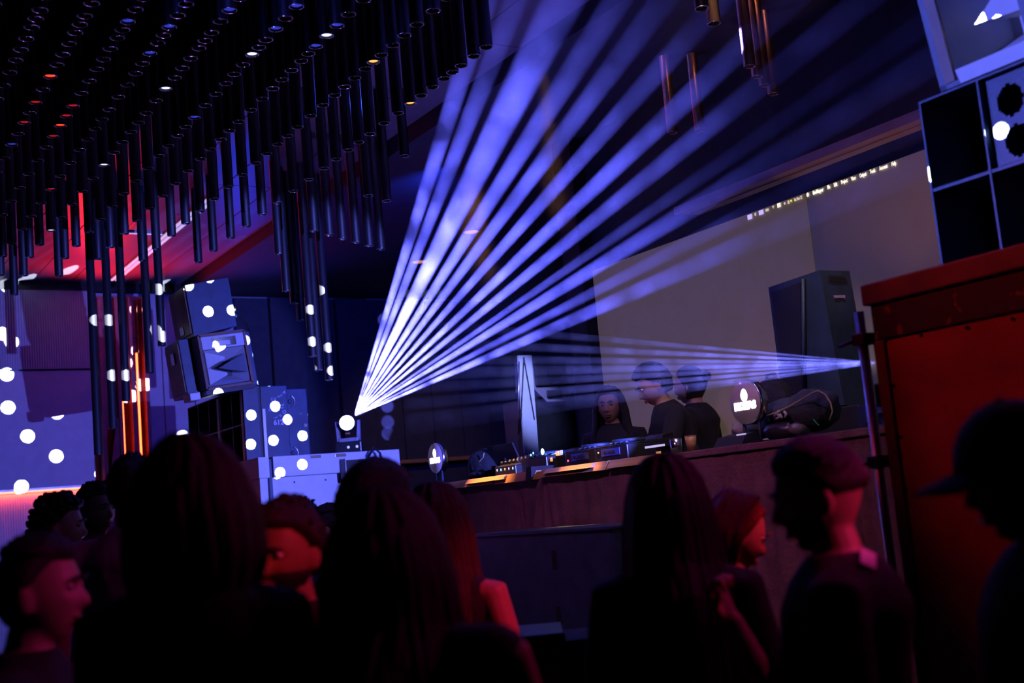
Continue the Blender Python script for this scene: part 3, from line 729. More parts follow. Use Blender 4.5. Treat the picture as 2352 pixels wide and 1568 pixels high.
for i in range(4):
    for j in range(5):
        x = -.11 + .065 * i; y = -.10 + .05 * j; z = .078 + (x + .14) * .178
        k = MB().tube([(x, y, z), (x, y, z + .022)], .011, 8).build('knob', m_plast, mx)
        if rnd.random() < .5: MB().box(x - .012, x - .009, y - .004, y + .004, z + .006, z + .022).build('pointer', m_chrome, k)
for j in range(5): MB().ell((-.152, -.10 + .05 * j, .05), (.003, .006, .009), 6).build('indicator', [m_blue, m_led, m_amb, m_blue, m_led][j], mx)
lp = empty('laptop', at_booth(1206, 4.54), .0, 'dark open laptop standing below the pale banner', 'laptop')
MB().bev(-.13, .12, -.17, .17, 0, .018, .004).build('base', m_gear, lp)
MB().hexa([(-.115, -.17, .015), (-.10, -.17, .015), (-.10, .17, .015), (-.115, .17, .015)], [(-.20, -.17, .23), (-.188, -.17, .235), (-.188, .17, .235), (-.2, .17, .23)]).build('lid', m_gear, lp)
MB().ell((-.163, 0, .13), (.003, .015, .018), 10).build('lid_emblem', m_spk, lp)
ts = empty('tape_strip', onX(1240, 1062, 4.25), 0, 'strip of pale labels with one amber lit label at the booth edge', 'label strip')
for k, mm in enumerate((m_trim, m_ply, m_trim, m_amb)):
    MB().bev(0, .012, .06 - .05 * k - .045, .06 - .05 * k, -.012 + .003 * k, .012 + .003 * k, .002).build('label_piece', mm, ts)
MB().box(.012, .05, -.14, .065, -.262 + .2, .0).build('holder', m_blackm, ts)
bar = empty('desk_light_bar', onX(1268, 1044, 4.30), 0, 'thin blue lit bar lamp with an amber block on the booth', 'lamp')
MB().tube([(0, .06, -.008), (0, -.05, .004)], .0045, 6).build('rod', m_blue, bar)
MB().bev(-.01, .01, -.085, -.055, -.012, .018, .003).build('amber_block', m_amb, bar)
for y in (-.10, -.115): MB().bev(-.004, .004, y - .004, y + .003, -.01, .02, .001).build('indicator', m_led, bar)
MB().tube([(0, .055, -.16), (0, .055, .02)], .006, 6).build('post', m_plast, bar)
rl = empty('red_pilot_lamp', onX(1330, 1044, 4.32), 0, 'tiny red pilot lamp beside the headphones on the booth', 'lamp')
MB().ell((0, 0, 0), (.01, .010, .010), 8).build('lens', m_redl, rl)
MB().tube([(0, 0, -.16), (0, 0, -.008)], .01, 8).build('stem', m_plast, rl)
hp = empty('headphones', at_booth(1344, 4.30), .3, 'black headphones lying arched on the booth', 'headphones')
MB().tube([(0, .085 * math.cos(a), .03 + .085 * math.sin(a)) for a in [i * PI / 12 for i in range(13)]], .008, 8).build('headband', m_plast, hp)
for s in (-1, 1): MB().ell((0, s * .08, .035), (.035, .016, .036), 12).build('ear_cup', m_plast, hp)
# cups, lit phone
cp = empty('metal_cup', at_booth(1557, 4.22), 0, 'shiny metal cup beside the bending performer', 'cup')
n = 18
rings = [[(r * math.cos(2 * PI * k / n), r * math.sin(2 * PI * k / n), z) for k in range(n)] for r, z in ((.028, 0), (.034, .085), (.031, .085), (.026, .006))]
MB().loft(rings).build('body', m_chrome, cp); MB().tube([(.033 * math.cos(2 * PI * k / 18), .033 * math.sin(2 * PI * k / 18), .085) for k in range(19)], .002, 5).build('rim', m_steel, cp)
c2 = empty('amber_cup', at_booth(1592, 4.22), 0, 'amber drink cup right of the metal cup', 'cup')
rings = [[(r * math.cos(2 * PI * k / n), r * math.sin(2 * PI * k / n), z) for k in range(n)] for r, z in ((.022, 0), (.031, .09), (.028, .09), (.02, .006))]
MB().loft(rings).build('body', m_wood, c2); MB().tube([(.030 * math.cos(2 * PI * k / 18), .030 * math.sin(2 * PI * k / 18), .09) for k in range(19)], .002, 5).build('rim', m_trim, c2)
ph = empty('lit_tablet', at_booth(1525, 4.26), 0, 'tablet with a white glowing edge standing beside the metal cup', 'tablet')
MB().bev(-.05, .05, -.085, .085, .055, .065, .003).build('case', m_plast, ph)
MB().box(-.056, -.05, -.085, .085, .056, .068).build('glowing_edge', m_led, ph)
MB().bev(-.03, .03, -.03, .03, 0, .055, .004).build('stand', m_plast, ph)
MB().box(-.032, -.03, -.02, .02, .02, .032).build('amber_light', m_amb, ph)

# round light box signs
m_face = mat('sign_face', (.42, .32, .40), .5, emit=(.5, .33, .42), es=.05, var=.05)
m_glowt = mat('sign_glow', (1, 1, 1), .5, emit=(1, .97, .95), es=4.0)
def round_sign(px, py, xw, R, label, leg):
    c0 = onX(px, py, xw)
    t = empty('round_sign', (c0.x, c0.y, BZ), 0, label, 'light sign', 'round light signs')
    cz = c0.z - BZ; n = 36
    def ring(r, x): return [(x, r * math.cos(2 * PI * k / n), cz + r * math.sin(2 * PI * k / n)) for k in range(n)]
    MB().loft([ring(R * .96, .05), ring(R, .048), ring(R, .003), ring(R * .97, .0)]).build('housing', m_chrome, t)
    fc = MB().loft([ring(R * .965, .001), ring(R * .965, -.004)]).build('face', m_face, t)
    mb = MB(); pts = []
    for k in range(20):
        a = 2 * PI * k / 20; r = .30 * R * (1 + .0 * a)
        y = r * .72 * math.sin(a) * (1 - .25 * max(0, math.cos(a))); z = r * .95 * math.cos(a)
        pts.append((-.006, -y, cz + .33 * R + z))
    mb.add([p for p in pts] + [(-.003, p[1], p[2]) for p in pts], [tuple(range(20))] + [(k, k + 20, (k + 1) % 20 + 20, (k + 1) % 20) for k in range(20)])
    mb.build('glowing_drop', m_glowt, fc)
    text_mesh('glowing_lettering', 'KOZAS', R * .42, m_glowt, fc, frame((-.005, 0, cz - .16 * R), (0, -1, 0), (0, 0, 1)), .002, R * .035)
    for s in (-1, 1):
        MB().tube([(.025, s * leg, .0), (.025, s * leg, cz - math.sqrt(max(0, R * R - leg * leg)) + .01)], .009, 8).build('leg', m_spk, t)
    MB().bev(-.04, .09, -leg - .06, leg + .03, 0, .02, .004).build('base', m_plast, t)
    return t
round_sign(1712, 924, 4.28, .115, 'larger round glowing sign on two legs beside the jacket pile', .055)
round_sign(1000, 1052, 4.22, .112, 'smaller looking round glowing sign at the far left end of the booth', .04)
wb = empty('black_wedge_box', at_booth(1690, 4.22), 0, 'black wedge shaped box in front of the larger round sign', 'equipment box')
MB().hexa([(-.05, -.11, 0), (.08, -.11, 0), (.08, .11, 0), (-.05, .11, 0)], [(-.01, -.105, .055), (.07, -.105, .07), (.07, .105, .07), (-.01, .105, .055)]).build('body', m_blackm, wb)
MB().box(-.012, .0, -.10, -.04, .055, .062).build('white_edge', m_led, wb)

# jackets, bags
def blob(name, px, py, xw, r, m, parent=None, lumps=14, seed=1, squash=1.0):
    """soft cloth heap from overlapping lumps, joined by remeshing"""
    rn = random.Random(seed); mb = MB(); c0 = onX(px, py, xw)
    mb.ell((0, 0, 0), r, 14)
    for _ in range(lumps):
        a = rn.uniform(0, 2 * PI); e = rn.uniform(-.6, .9); k = rn.uniform(.25, .45)
        d = Vector((math.cos(a) * math.cos(e) * r[0], math.sin(a) * math.cos(e) * r[1], math.sin(e) * r[2])) * .72
        mb.ell(d, (r[0] * k, r[1] * k * 1.3, r[2] * k), 8, Matrix.Rotation(rn.uniform(-.8, .8), 3, 'X'))
    o = remeshed(mb, name, .012, m); o.location = c0
    if parent is not None: o.parent = parent; o.location = c0 - Vector(parent.location)
    return o
def remeshed(mb, name, voxel, m, smooth=4):
    o = bpy.data.objects.new(name + '_tmp', mb.mesh(name + '_tmp')); C.objects.link(o)
    md = o.modifiers.new('r', 'REMESH'); md.mode = 'VOXEL'; md.voxel_size = voxel; md.use_smooth_shade = True
    if smooth: sm = o.modifiers.new('s', 'SMOOTH'); sm.iterations = smooth; sm.factor = .5
    dg = bpy.context.evaluated_depsgraph_get()
    me = bpy.data.meshes.new_from_object(o.evaluated_get(dg)); me.name = name
    old = o.data; bpy.data.objects.remove(o); bpy.data.meshes.remove(old)
    me.polygons.foreach_set('use_smooth', [True] * len(me.polygons))
    me.materials.clear(); me.materials.append(m)
    r = bpy.data.objects.new(name, me); C.objects.link(r)
    return r
m_jack = mat('green_black_jacket', (.035, .045, .045), .8, bump=.4, bscale=30)
m_jackd = mat('dark_jacket', (.012, .014, .018), .85, bump=.4, bscale=30)
m_beige = mat('beige_jacket', (.30, .28, .25), .85, var=.15, bump=.4, bscale=25)
m_pipe = mat('yellow_piping', (.5, .45, .2), .6)
j1 = empty('green_jacket', onX(1850, 935, 4.55), 0, 'dark green jacket heaped in front of the tall loudspeaker', 'jacket')
blob('jacket_heap', 1868, 942, 4.50, (.13, .13, .11), m_jack, j1, 16, 2)
blob('jacket_fold', 1815, 945, 4.50, (.13, .17, .075), m_jack, j1, 12, 4)
L0 = Vector(j1.location)
MB().tube([onX(x, y, 4.36) - L0 for x, y in ((1745, 962), (1775, 950), (1810, 935), (1845, 915), (1865, 902), (1880, 897), (1895, 905), (1908, 925), (1912, 945), (1905, 965))], .004, 6).build('piping', m_pipe, j1)
m_grn = mat('green_cord', (.05, .6, .25), .5)
MB().tube([onX(x, y, 4.33) - L0 for x, y in ((1868, 962), (1874, 970), (1881, 977))], .003, 6).build('drawcord', m_grn, j1)
m_lab = mat('white_print', (.5, .5, .48), .8)
for pts in ([(1779, 956), (1784, 948), (1791, 943)], [(1783, 962), (1790, 958), (1794, 951)], [(1801, 945), (1806, 950), (1803, 958)], [(1786, 952), (1793, 954), (1797, 960)]):
    MB().tube([onX(x, y, 4.35) - L0 for x, y in pts], .007, 6).build('print_mark', m_lab, j1)
j2 = empty('beige_jacket', onX(1740, 980, 4.45), 0, 'pale beige jacket lying behind the larger round sign', 'jacket')
blob('jacket_heap', 1735, 985, 4.50, (.09, .17, .06), m_beige, j2, 12, 7)
bp_ = empty('black_backpack', onX(1780, 905, 4.62), 0, 'rounded black backpack standing behind the larger round sign', 'backpack')
blob('pack_body', 1778, 925, 4.66, (.12, .11, .14), m_jackd, bp_, 8, 9)
pk = onX(1778, 925, 4.66) - Vector(bp_.location)
MB().tube([pk + Vector((0, .04, .125)), pk + Vector((0, .03, .155)), pk + Vector((0, -.03, .155)), pk + Vector((0, -.04, .125))], .009, 6).build('grab_handle', m_jackd, bp_)
j3 = empty('dark_bag', onX(1800, 985, 4.4), 0, 'dark shiny bag at the booth edge under the green jacket', 'bag')
blob('bag_body', 1800, 990, 4.42, (.08, .12, .055), mat('shiny_bag', (.03, .03, .04), .3), j3, 10, 11)
blob('bag_flap', 1838, 985, 4.42, (.07, .05, .04), mat('grey_bag', (.16, .15, .14), .35), j3, 8, 12)
b4 = empty('left_backpack', onX(1130, 1070, 4.40), 0, 'black backpack with a pale zip left of the mixer', 'backpack')
blob('pack_body', 1122, 1066, 4.42, (.15, .16, .12), m_jackd, b4, 10, 13)
L0 = Vector(b4.location)
MB().tube([onX(x, y, 4.30) - L0 for x, y in ((1080, 1090), (1088, 1076), (1098, 1062), (1110, 1050), (1112, 1040))], .004, 6).build('zip', m_pipe, b4)
blob('pack_pocket', 1095, 1092, 4.3, (.06, .09, .03), m_jackd, b4, 5, 15)
# ------------------------------------------------------------------ tall loudspeaker, case with caster
xf = 4.95
TL, TM, BL, BM = onX(1765, 660, xf), onX(1882, 620, xf), onX(1800, 940, xf), onX(1940, 930, xf)
TR = onY(1951, 622, TM.y); BR = onY(2005, 927, BM.y)
BLb, BMb = BL.copy(), BM.copy(); zb = min(BL.z, BM.z, BR.z)
for q in (BL, BM, BR): q.z = zb
sp = empty('tall_loudspeaker', (xf, (BL.y + BM.y) / 2, zb), 0, 'tall wedge shaped black loudspeaker in front of the dim screen', 'loudspeaker')
o_ = Vector(sp.location)
back = Vector((0, .0, 0))
TLb = Vector((TR.x, TL.y + .05, TL.z)); BLk = Vector((BR.x, BL.y, zb))
top = [TL - o_, TM - o_, TR - o_, TLb - o_]; bot = [BL - o_, BM - o_, BR - o_, BLk - o_]
MB().hexa(bot[::-1], top[::-1]).build('cabinet', m_spk, sp)
s0, s1 = onX(1845, 640, xf - .012) - o_, onX(1848, 925, xf - .012) - o_
MB().tube([s0, s1], .012, 8).build('front_bar', m_spk, sp)
g0, g1, g2, g3 = [onX(x, y, xf - .006) - o_ for x, y in ((1772, 672), (1838, 648), (1842, 925), (1804, 930))]
MB().add([g0, g1, g2, g3, g0 + Vector((.01, 0, 0)), g1 + Vector((.01, 0, 0)), g2 + Vector((.01, 0, 0)), g3 + Vector((.01, 0, 0))], [(3, 2, 1, 0), (0, 1, 5, 4), (1, 2, 6, 5), (2, 3, 7, 6), (3, 0, 4, 7)]).build('grille', m_spkdark, sp)
m_stk = mat('violet_sticker', (.30, .26, .55), .5)
e1 = [onY(x, y, TM.y - .012) - o_ for x, y in ((1915, 678), (1941, 677), (1945, 702), (1919, 703))]
stk = MB().add(e1 + [p + Vector((0, .004, 0)) for p in e1], [(0, 1, 2, 3), (0, 4, 5, 1), (1, 5, 6, 2), (2, 6, 7, 3), (3, 7, 4, 0)]).build('sticker', m_stk, sp)
e2 = [onY(x, y, TM.y - .014) - o_ for x, y in ((1916, 688), (1925, 684), (1936, 684), (1943, 690), (1943, 695), (1938, 695), (1935, 690), (1928, 694), (1919, 697))]
MB().add(e2, [tuple(range(9))]).build('dark_print', m_spkdark, stk)
MB().bev(onY(1900, 636, TM.y).x - o_.x, onY(1940, 640, TM.y).x - o_.x, TM.y - .012 - o_.y, TM.y - o_.y, onY(1900, 640, TM.y).z - o_.z - .02, onY(1900, 640, TM.y).z - o_.z + .01, .003).build('handle_slot', m_spkdark, sp)
ub = empty('support_case', (o_.x + .25, o_.y, .8), 0, 'low black case carrying the tall loudspeaker', 'case')
MB().bev(-.25, .3, -.33, .33, 0, zb - .8 - .004, .01).build('body', m_spkdark, ub)
for s in (-.15, .1): MB().bev(-.262, -.25, s - .04, s + .04, .7, .76, .004).build('handle', m_plast, ub)
# lying case with a caster
P = onX(1990, 992, 4.35)
ck = empty('caster_case', (4.40, P.y, BZ), 0, 'blue lit case lying on its side with a chrome caster wheel', 'case')
MB().bev(.0, .35, -.16, .085, 0, .125, .006).build('body', m_spk, ck)
cs0 = MB().bev(-.008, 0, -.085, .03, .012, .105, .003).build('caster_plate', m_plateb, ck)
MB().tube([(-.02, -.02, .08), (-.04, -.05, .05), (-.045, -.06, .035)], .014, 8).build('fork', m_chrome, ck)
MB().tube([(-.03, -.005, .032), (-.06, -.055, .03)], .014, 10).build('axle', m_chrome, ck)
n = 18
MB().tube([(-.03 + .0 * k, -.085 + .032 * math.cos(2 * PI * k / n), .045 + .032 * math.sin(2 * PI * k / n)) for k in range(n + 1)], .010, 8).build('wheel', m_spk, ck)

# ------------------------------------------------------------------ red case on the right
XR = 3.55
rc = empty('red_case', (XR, 2.0, 0), 0, 'tall red lit road case with a worn black band under its wooden top rail', 'case')
y1 = 3.10 - 2.0; y0 = -1.2
MB().bev(.02, .75, y0, y1, 0, 2.30, .01).build('body', m_redcase, rc)
MB().bev(.0, .03, y0, y1 - .03, .02, 2.09, .006).build('front_panel', m_redcase, rc)
def wornband():
    mt = mat('worn_black_paint', (.012, .010, .012), .6)
    nt = mt.node_tree; b_ = nt.nodes['Principled BSDF']
    tcn = nt.nodes.new('ShaderNodeTexCoord'); nz = nt.nodes.new('ShaderNodeTexNoise'); nz.inputs['Scale'].default_value = 18; nz.inputs['Detail'].default_value = 6
    nt.links.new(tcn.outputs['Object'], nz.inputs['Vector'])
    rp = nt.nodes.new('ShaderNodeValToRGB'); rp.color_ramp.elements[0].position = .62; rp.color_ramp.elements[0].color = (.010, .008, .010, 1)
    rp.color_ramp.elements[1].position = .68; rp.color_ramp.elements[1].color = (.22, .06, .04, 1)
    nt.links.new(nz.outputs['Fac'], rp.inputs['Fac']); nt.links.new(rp.outputs['Color'], b_.inputs['Base Color'])
    return mt
MB().bev(-.012, .02, y0, y1 - .01, 2.09, 2.225, .006).build('worn_band', wornband(), rc)
MB().bev(-.03, .04, y0, y1 + .012, 2.225, 2.305, .008).build('top_rail', m_ply, rc)
MB().bev(-.012, .02, y1 - .05, y1 - .0, 0, 2.09, .006).build('edge_rail', m_ply, rc)
for i, (px, py) in enumerate(((2115, 770), (2220, 752), (2325, 732), (2052, 886), (2068, 1003), (2080, 1125), (2032, 783))):
    p = onX(px, py, XR - .004) - Vector(rc.location)
    MB().ell(p, (.006, .007, .007), 8).build('screw', m_spkdark, rc)
pole = empty('steel_pole', (3.53, 3.14, 0), 0, 'upright steel pole with clamps at the left edge of the red case', 'pole')
MB().tube([(0, 0, 0), (0, 0, 2.21)], .019, 14).build('tube', m_steel, pole)
for z in (2.105, 1.645):
    cl = MB().bev(-.028, .045, -.03, .03, z - .022, z + .022, .005).build('clamp', m_spkdark, pole)
    MB().tube([(-.02, .0, z), (-.03, .09, z - .012)], .008, 8).build('clamp_bolt', m_spkdark, cl)
# right loudspeaker stack
rb = horn_bin('bass_bin', 3.86, 1.92, 3.0, 2.306, 3.02, 4, 2, .30, 'black bass bin with open cells standing on the red case')
pv = MB()
bmh = bmesh.new()
def plate_with_holes(y0, y1, z0, z1, holes, x):
    """plate in the YZ plane with oval holes, made of strips around them"""
    ny, nz = 24, 36; mb = MB(); vs = []; fs = []
    for j in range(nz + 1):
        for i in range(ny + 1): vs.append((x, y0 + (y1 - y0) * i / ny, z0 + (z1 - z0) * j / nz))
    for j in range(nz):
        for i in range(ny):
            cy_ = y0 + (y1 - y0) * (i + .5) / ny; cz_ = z0 + (z1 - z0) * (j + .5) / nz
            if any(((cy_ - a) / ra) ** 2 + ((cz_ - b) / rb_) ** 2 < 1 for a, b, ra, rb_ in holes): continue
            q = j * (ny + 1) + i; fs.append((q, q + ny + 1, q + ny + 2, q + 1))
    return mb.add(vs, fs)
bmh.free()
plate_with_holes(.055, .262, .372, .70, [(.155, .445, .055, .06), (.165, .60, .055, .06)], .03).build('driver_plate', m_spk, rb)
# tilted horn cabinet on top
P2 = onX(2160, 203, 3.86)
rh = empty('right_horn_loudspeaker', (3.86, P2.y, 3.025), 0, 'tilted horn loudspeaker with bright blue lit mouth at the top right', 'loudspeaker')
rh.rotation_euler = (0, math.radians(-10), 0)
Wd, Ht, Dp = .50, .62, .42
fr = MB()
fr.box(0, Dp, -.03, 0, 0, Ht).box(0, Dp, -Wd, -Wd + .03, 0, Ht).box(0, Dp, -Wd, 0, 0, .02).box(0, Dp, -Wd, 0, Ht - .02, Ht).box(Dp - .02, Dp, -Wd, 0, 0, Ht)
fr.build('cabinet', m_spk, rh)
MB().box(-.006, .02, -.075, -.03, .02, Ht - .02).build('left_grille', m_ply, rh)
f0 = [(.01, -.075, .02), (.01, -Wd + .10, .02), (.01, -Wd + .10, Ht - .02), (.01, -.075, Ht - .02)]
f1 = [(.30, -.16, .14), (.30, -Wd + .20, .14), (.30, -Wd + .20, .40), (.30, -.16, .40)]
MB().add(f0 + f1, [(0, 1, 5, 4), (1, 2, 6, 5), (2, 3, 7, 6), (3, 0, 4, 7), (4, 5, 6, 7)]).build('horn_flare', m_horn, rh)
MB().add([(.02, -Wd + .10, .17), (.02, -Wd + .10, .33), (.25, -Wd + .13, .33), (.25, -Wd + .13, .17), (.06, -.17, .20), (.2, -.2, .25)], [(0, 1, 4), (1, 2, 5, 4), (2, 3, 5), (3, 0, 4, 5), (0, 3, 2, 1)]).build('phase_wedge', m_horn, rh)
MB().hexa([(-.01, -.10, .0), (-.01, -Wd + .09, .0), (.02, -Wd + .09, .0), (.02, -.10, .0)], [(-.012, -.09, .055), (-.012, -Wd + .09, .055), (.06, -Wd + .09, .07), (.06, -.09, .07)]).build('lower_lip', m_horn, rh)
MB().box(-.008, .03, -Wd + .03, -Wd + .10, .0, Ht).build('right_flange', m_spk, rh)
# objects low in front of the subwoofer
fc = empty('folded_table_case', onD(1235, 1480, 4.4), 0, 'low black edged case with a grey brown panel near the picture bottom', 'case')
fc.location.z = 0; zc = onD(1250, 1455, 4.4).z
fc.rotation_euler = (0, 0, -HEAD)
MB().bev(-.10, .08, 0, .35, 0, zc - .03, .006).build('panel', mat('grey_brown_board', (.10, .075, .07), .7), fc)
MB().bev(-.13, .10, -.02, .4, zc - .03, zc, .006).build('lid', m_plast, fc)
MB().bev(.08, .24, -.01, .38, 0, zc - .03, .006).build('side_box', m_blackm, fc)
dj = empty('draped_jacket', onD(1185, 1500, 4.3), 0, 'black jacket draped over the left end of the low case', 'jacket')
dj.location.z = zc - .12
rn = random.Random(21); mbj = MB()
for k in range(7):
    a = -.09 + .03 * k
    mbj.tube([(a * .3, a, .10 - .01 * abs(k - 3)), (a * .5 - .05, a * 1.1, .11), (-.10 - .01 * (k % 2), a * 1.2, .02), (-.11, a * 1.3, -.25 - .03 * (k % 3))], [.03, .032, .03, .02], 8, round_ends=True)
jo = remeshed(mbj, 'jacket_cloth', .012, m_jackd); jo.parent = dj; jo.rotation_euler = (0, 0, -HEAD + .6)
# ------------------------------------------------------------------ people
m_skin = mat('skin', (.46, .27, .20), .5, var=.08, scale=14, bump=.05, bscale=200)
m_skin2 = mat('skin_tan', (.36, .20, .14), .5, var=.08, scale=14, bump=.05, bscale=200)
m_eye = mat('eye_white', (.7, .68, .66), .2, var=.02)
m_iris = mat('iris_dark', (.02, .015, .01), .2)
m_lip = mat('lips', (.40, .14, .12), .4)
m_hairb = mat('black_hair', (.012, .010, .010), .55, var=.4, scale=60, bump=.5, bscale=160, stretch=(3, 3, .4))
m_hairr = mat('brown_hair', (.05, .02, .015), .55, var=.4, scale=60, bump=.5, bscale=160, stretch=(3, 3, .4))
m_hairred = mat('auburn_hair', (.22, .03, .025), .55, var=.4, scale=60, bump=.5, bscale=160, stretch=(3, 3, .4))
m_tee = mat('black_shirt', (.014, .014, .018), .9, bump=.35, bscale=18)
m_grey = mat('grey_blue_shirt', (.30, .33, .42), .9, bump=.35, bscale=18)
m_viol = mat('pale_violet_shirt', (.40, .28, .45), .9, bump=.3, bscale=18)
m_redc = mat('red_cloth', (.45, .03, .03), .85, bump=.3, bscale=18)
m_trou = mat('dark_trousers', (.015, .015, .02), .9, bump=.3, bscale=20)
m_shoe = mat('dark_shoes', (.012, .012, .012), .5)
m_cap = mat('black_cap', (.012, .012, .014), .85, bump=.2, bscale=120)

def _g(x, s): return np.exp(-(x / s) ** 2)
def head_points(infl=0.0, nz=44, nt=56, beard=0.0):
    """sculpted head, y forward, z up, centre between the ears; returns rings from crown to under the chin"""
    rings = []; U = []
    for i in range(nz + 1):
        t = PI * i / nz; t = min(max(t, .03), PI - .03)
        ring = []; ur = []
        for k in range(nt):
            p = 2 * PI * k / nt
            ux, uy, uz = math.sin(t) * math.sin(p), math.sin(t) * math.cos(p), math.cos(t)
            x, y, z = .077 * ux, .097 * uy - .004, .118 * uz
            lo = max(0.0, -uz)
            x *= 1 - .30 * lo ** 1.6
            if uy < 0: y *= 1 - .38 * lo ** 1.2
            else: y *= 1 - .10 * lo ** 2
            if uz > 0 and uy < 0: y *= 1.06
            front = max(0.0, uy)
            if front > 0:
                f = front ** .5
                y -= .006 * f * _g(uz - .02, .5)                        # flatter face
                nose = 0.0
                if -.42 < uz < .10: nose = (.10 - uz) / .42 if uz > -.32 else (uz + .42) / .10
                nose = max(0.0, min(1.0, nose))
                y += f * (.030 * nose * _g(ux, .15 + .05 * nose))
                y += f * (.007 * _g(uz - .15, .08) * _g(ux, .6))          # brow
                y -= f * (.013 * _g(abs(ux) - .36, .17) * _g(uz - .03, .10))
                y += f * (.005 * _g(abs(ux) - .52, .2) * _g(uz + .22, .14))
                y += f * (.010 * _g(ux, .26) * (_g(uz + .53, .045) + _g(uz + .63, .05)))
                y -= f * (.004 * _g(ux, .25) * _g(uz + .58, .02))
                y += f * (.012 * _g(ux, .3) * _g(uz + .84, .12))
            q = Vector((x, y, z))
            if infl:
                nrm = Vector((ux / .077, uy / .097, uz / .118)).normalized(); q += nrm * infl
            ring.append(q); ur.append((ux, uy, uz))
        rings.append(ring); U.append(ur)
    return rings, U

def _ss(v): v = max(0.0, min(1.0, v)); return v * v * (3 - 2 * v)
def hair_shell(mask, infl, seed=0, rough=0.0):
    """closed cap that rises from the scalp where mask > 0 and lies under the skin elsewhere"""
    rn = random.Random(seed)
    r0, U = head_points(0.0, 40, 52); mb = MB(); rings = []
    for i, ring in enumerate(r0):
        out = []
        for k, q in enumerate(ring):
            u = U[i][k]
            w = _ss(mask(*u) / .16 + .3)
            nrm = Vector((u[0] / .077, u[1] / .097, u[2] / .118)).normalized()
            d = -.010 + (infl + .010) * w
            if rough: d += w * rough * (math.sin(u[0] * 31 + seed) * math.sin(u[1] * 27) + .6 * math.sin(u[2] * 45 + u[0] * 20))
            base = Vector((.079 * u[0], .100 * u[1] - .004, .121 * u[2])) if w > .9 and u[1] < .6 else q
            out.append(q + nrm * d)
        rings.append(out)
    return mb.loft(rings)
def m_short(x, y, z):
    h = .55 if y > .55 else .55 - .85 * (.55 - y) if y > -.05 else max(-.60, .04 - 1.1 * (-.05 - y))
    return z - h
def m_full(x, y, z):
    h = .58 if y > .62 else .58 - 1.3 * (.62 - y) if y > .1 else -.75
    return z - h
def m_beard(x, y, z):
    if y < -.15: return -1
    a = min(-.26 - z - max(0, .25 - abs(x)) * 1.2, (y + .15) * 1.5)
    mo = math.sqrt((x / .30) ** 2 + ((z + .58) / .13) ** 2)
    return min(a, (mo - 1) * .25)

def limb(mb, pts, rad, n=12): mb.tube(pts, rad, n, round_ends=True)
def hand(mb, W, d, nrm, side, curl=.35, s=1.0, spread=.10):
    """palm and five fingers from wrist W along d, palm facing nrm"""
    d = Vector(d).normalized(); nrm = Vector(nrm); nrm = (nrm - d * nrm.dot(d)).normalized(); lat = d.cross(nrm) * side
    P = Vector(W)
    rings = []
    for t, wx, th in ((0, .026, .019), (.03, .034, .018), (.06, .040, .016), (.085, .040, .013)):
        c = P + d * t * s
        rings.append([c + (lat * wx * math.cos(a) + nrm * th * math.sin(a)) * s for a in [2 * PI * k / 12 for k in range(12)]])
    mb.loft(rings)
    for j, (off, L, r) in enumerate(((-.030, .070, .0085), (-.010, .080, .009), (.011, .074, .0088), (.030, .058, .0078))):
        b = P + d * .080 * s + lat * off * s; dv = (d + lat * (off * spread * 30) * .3).normalized()
        pts = [b]; ang = 0
        for seg, f in enumerate((.45, .30, .25)):
            ang += curl * (1.0 + .4 * seg + .08 * j)
            dd = dv * math.cos(ang) + nrm * math.sin(ang)
            pts.append(pts[-1] + dd * L * f * s)
        limb(mb, pts, [r * s, r * .95 * s, r * .85 * s, r * .72 * s], 8)
    b = P + d * .022 * s - lat * .030 * s
    dv = (d * .75 - lat * .65 + nrm * .35).normalized()
    p1 = b + dv * .036 * s; p2 = p1 + (dv * .8 + d * .3 + nrm * curl * .6).normalized() * .028 * s; p3 = p2 + (d + nrm * curl).normalized() * .024 * s
    limb(mb, [b, p1, p2, p3], [.012 * s, .0105 * s, .0095 * s, .008 * s], 8)

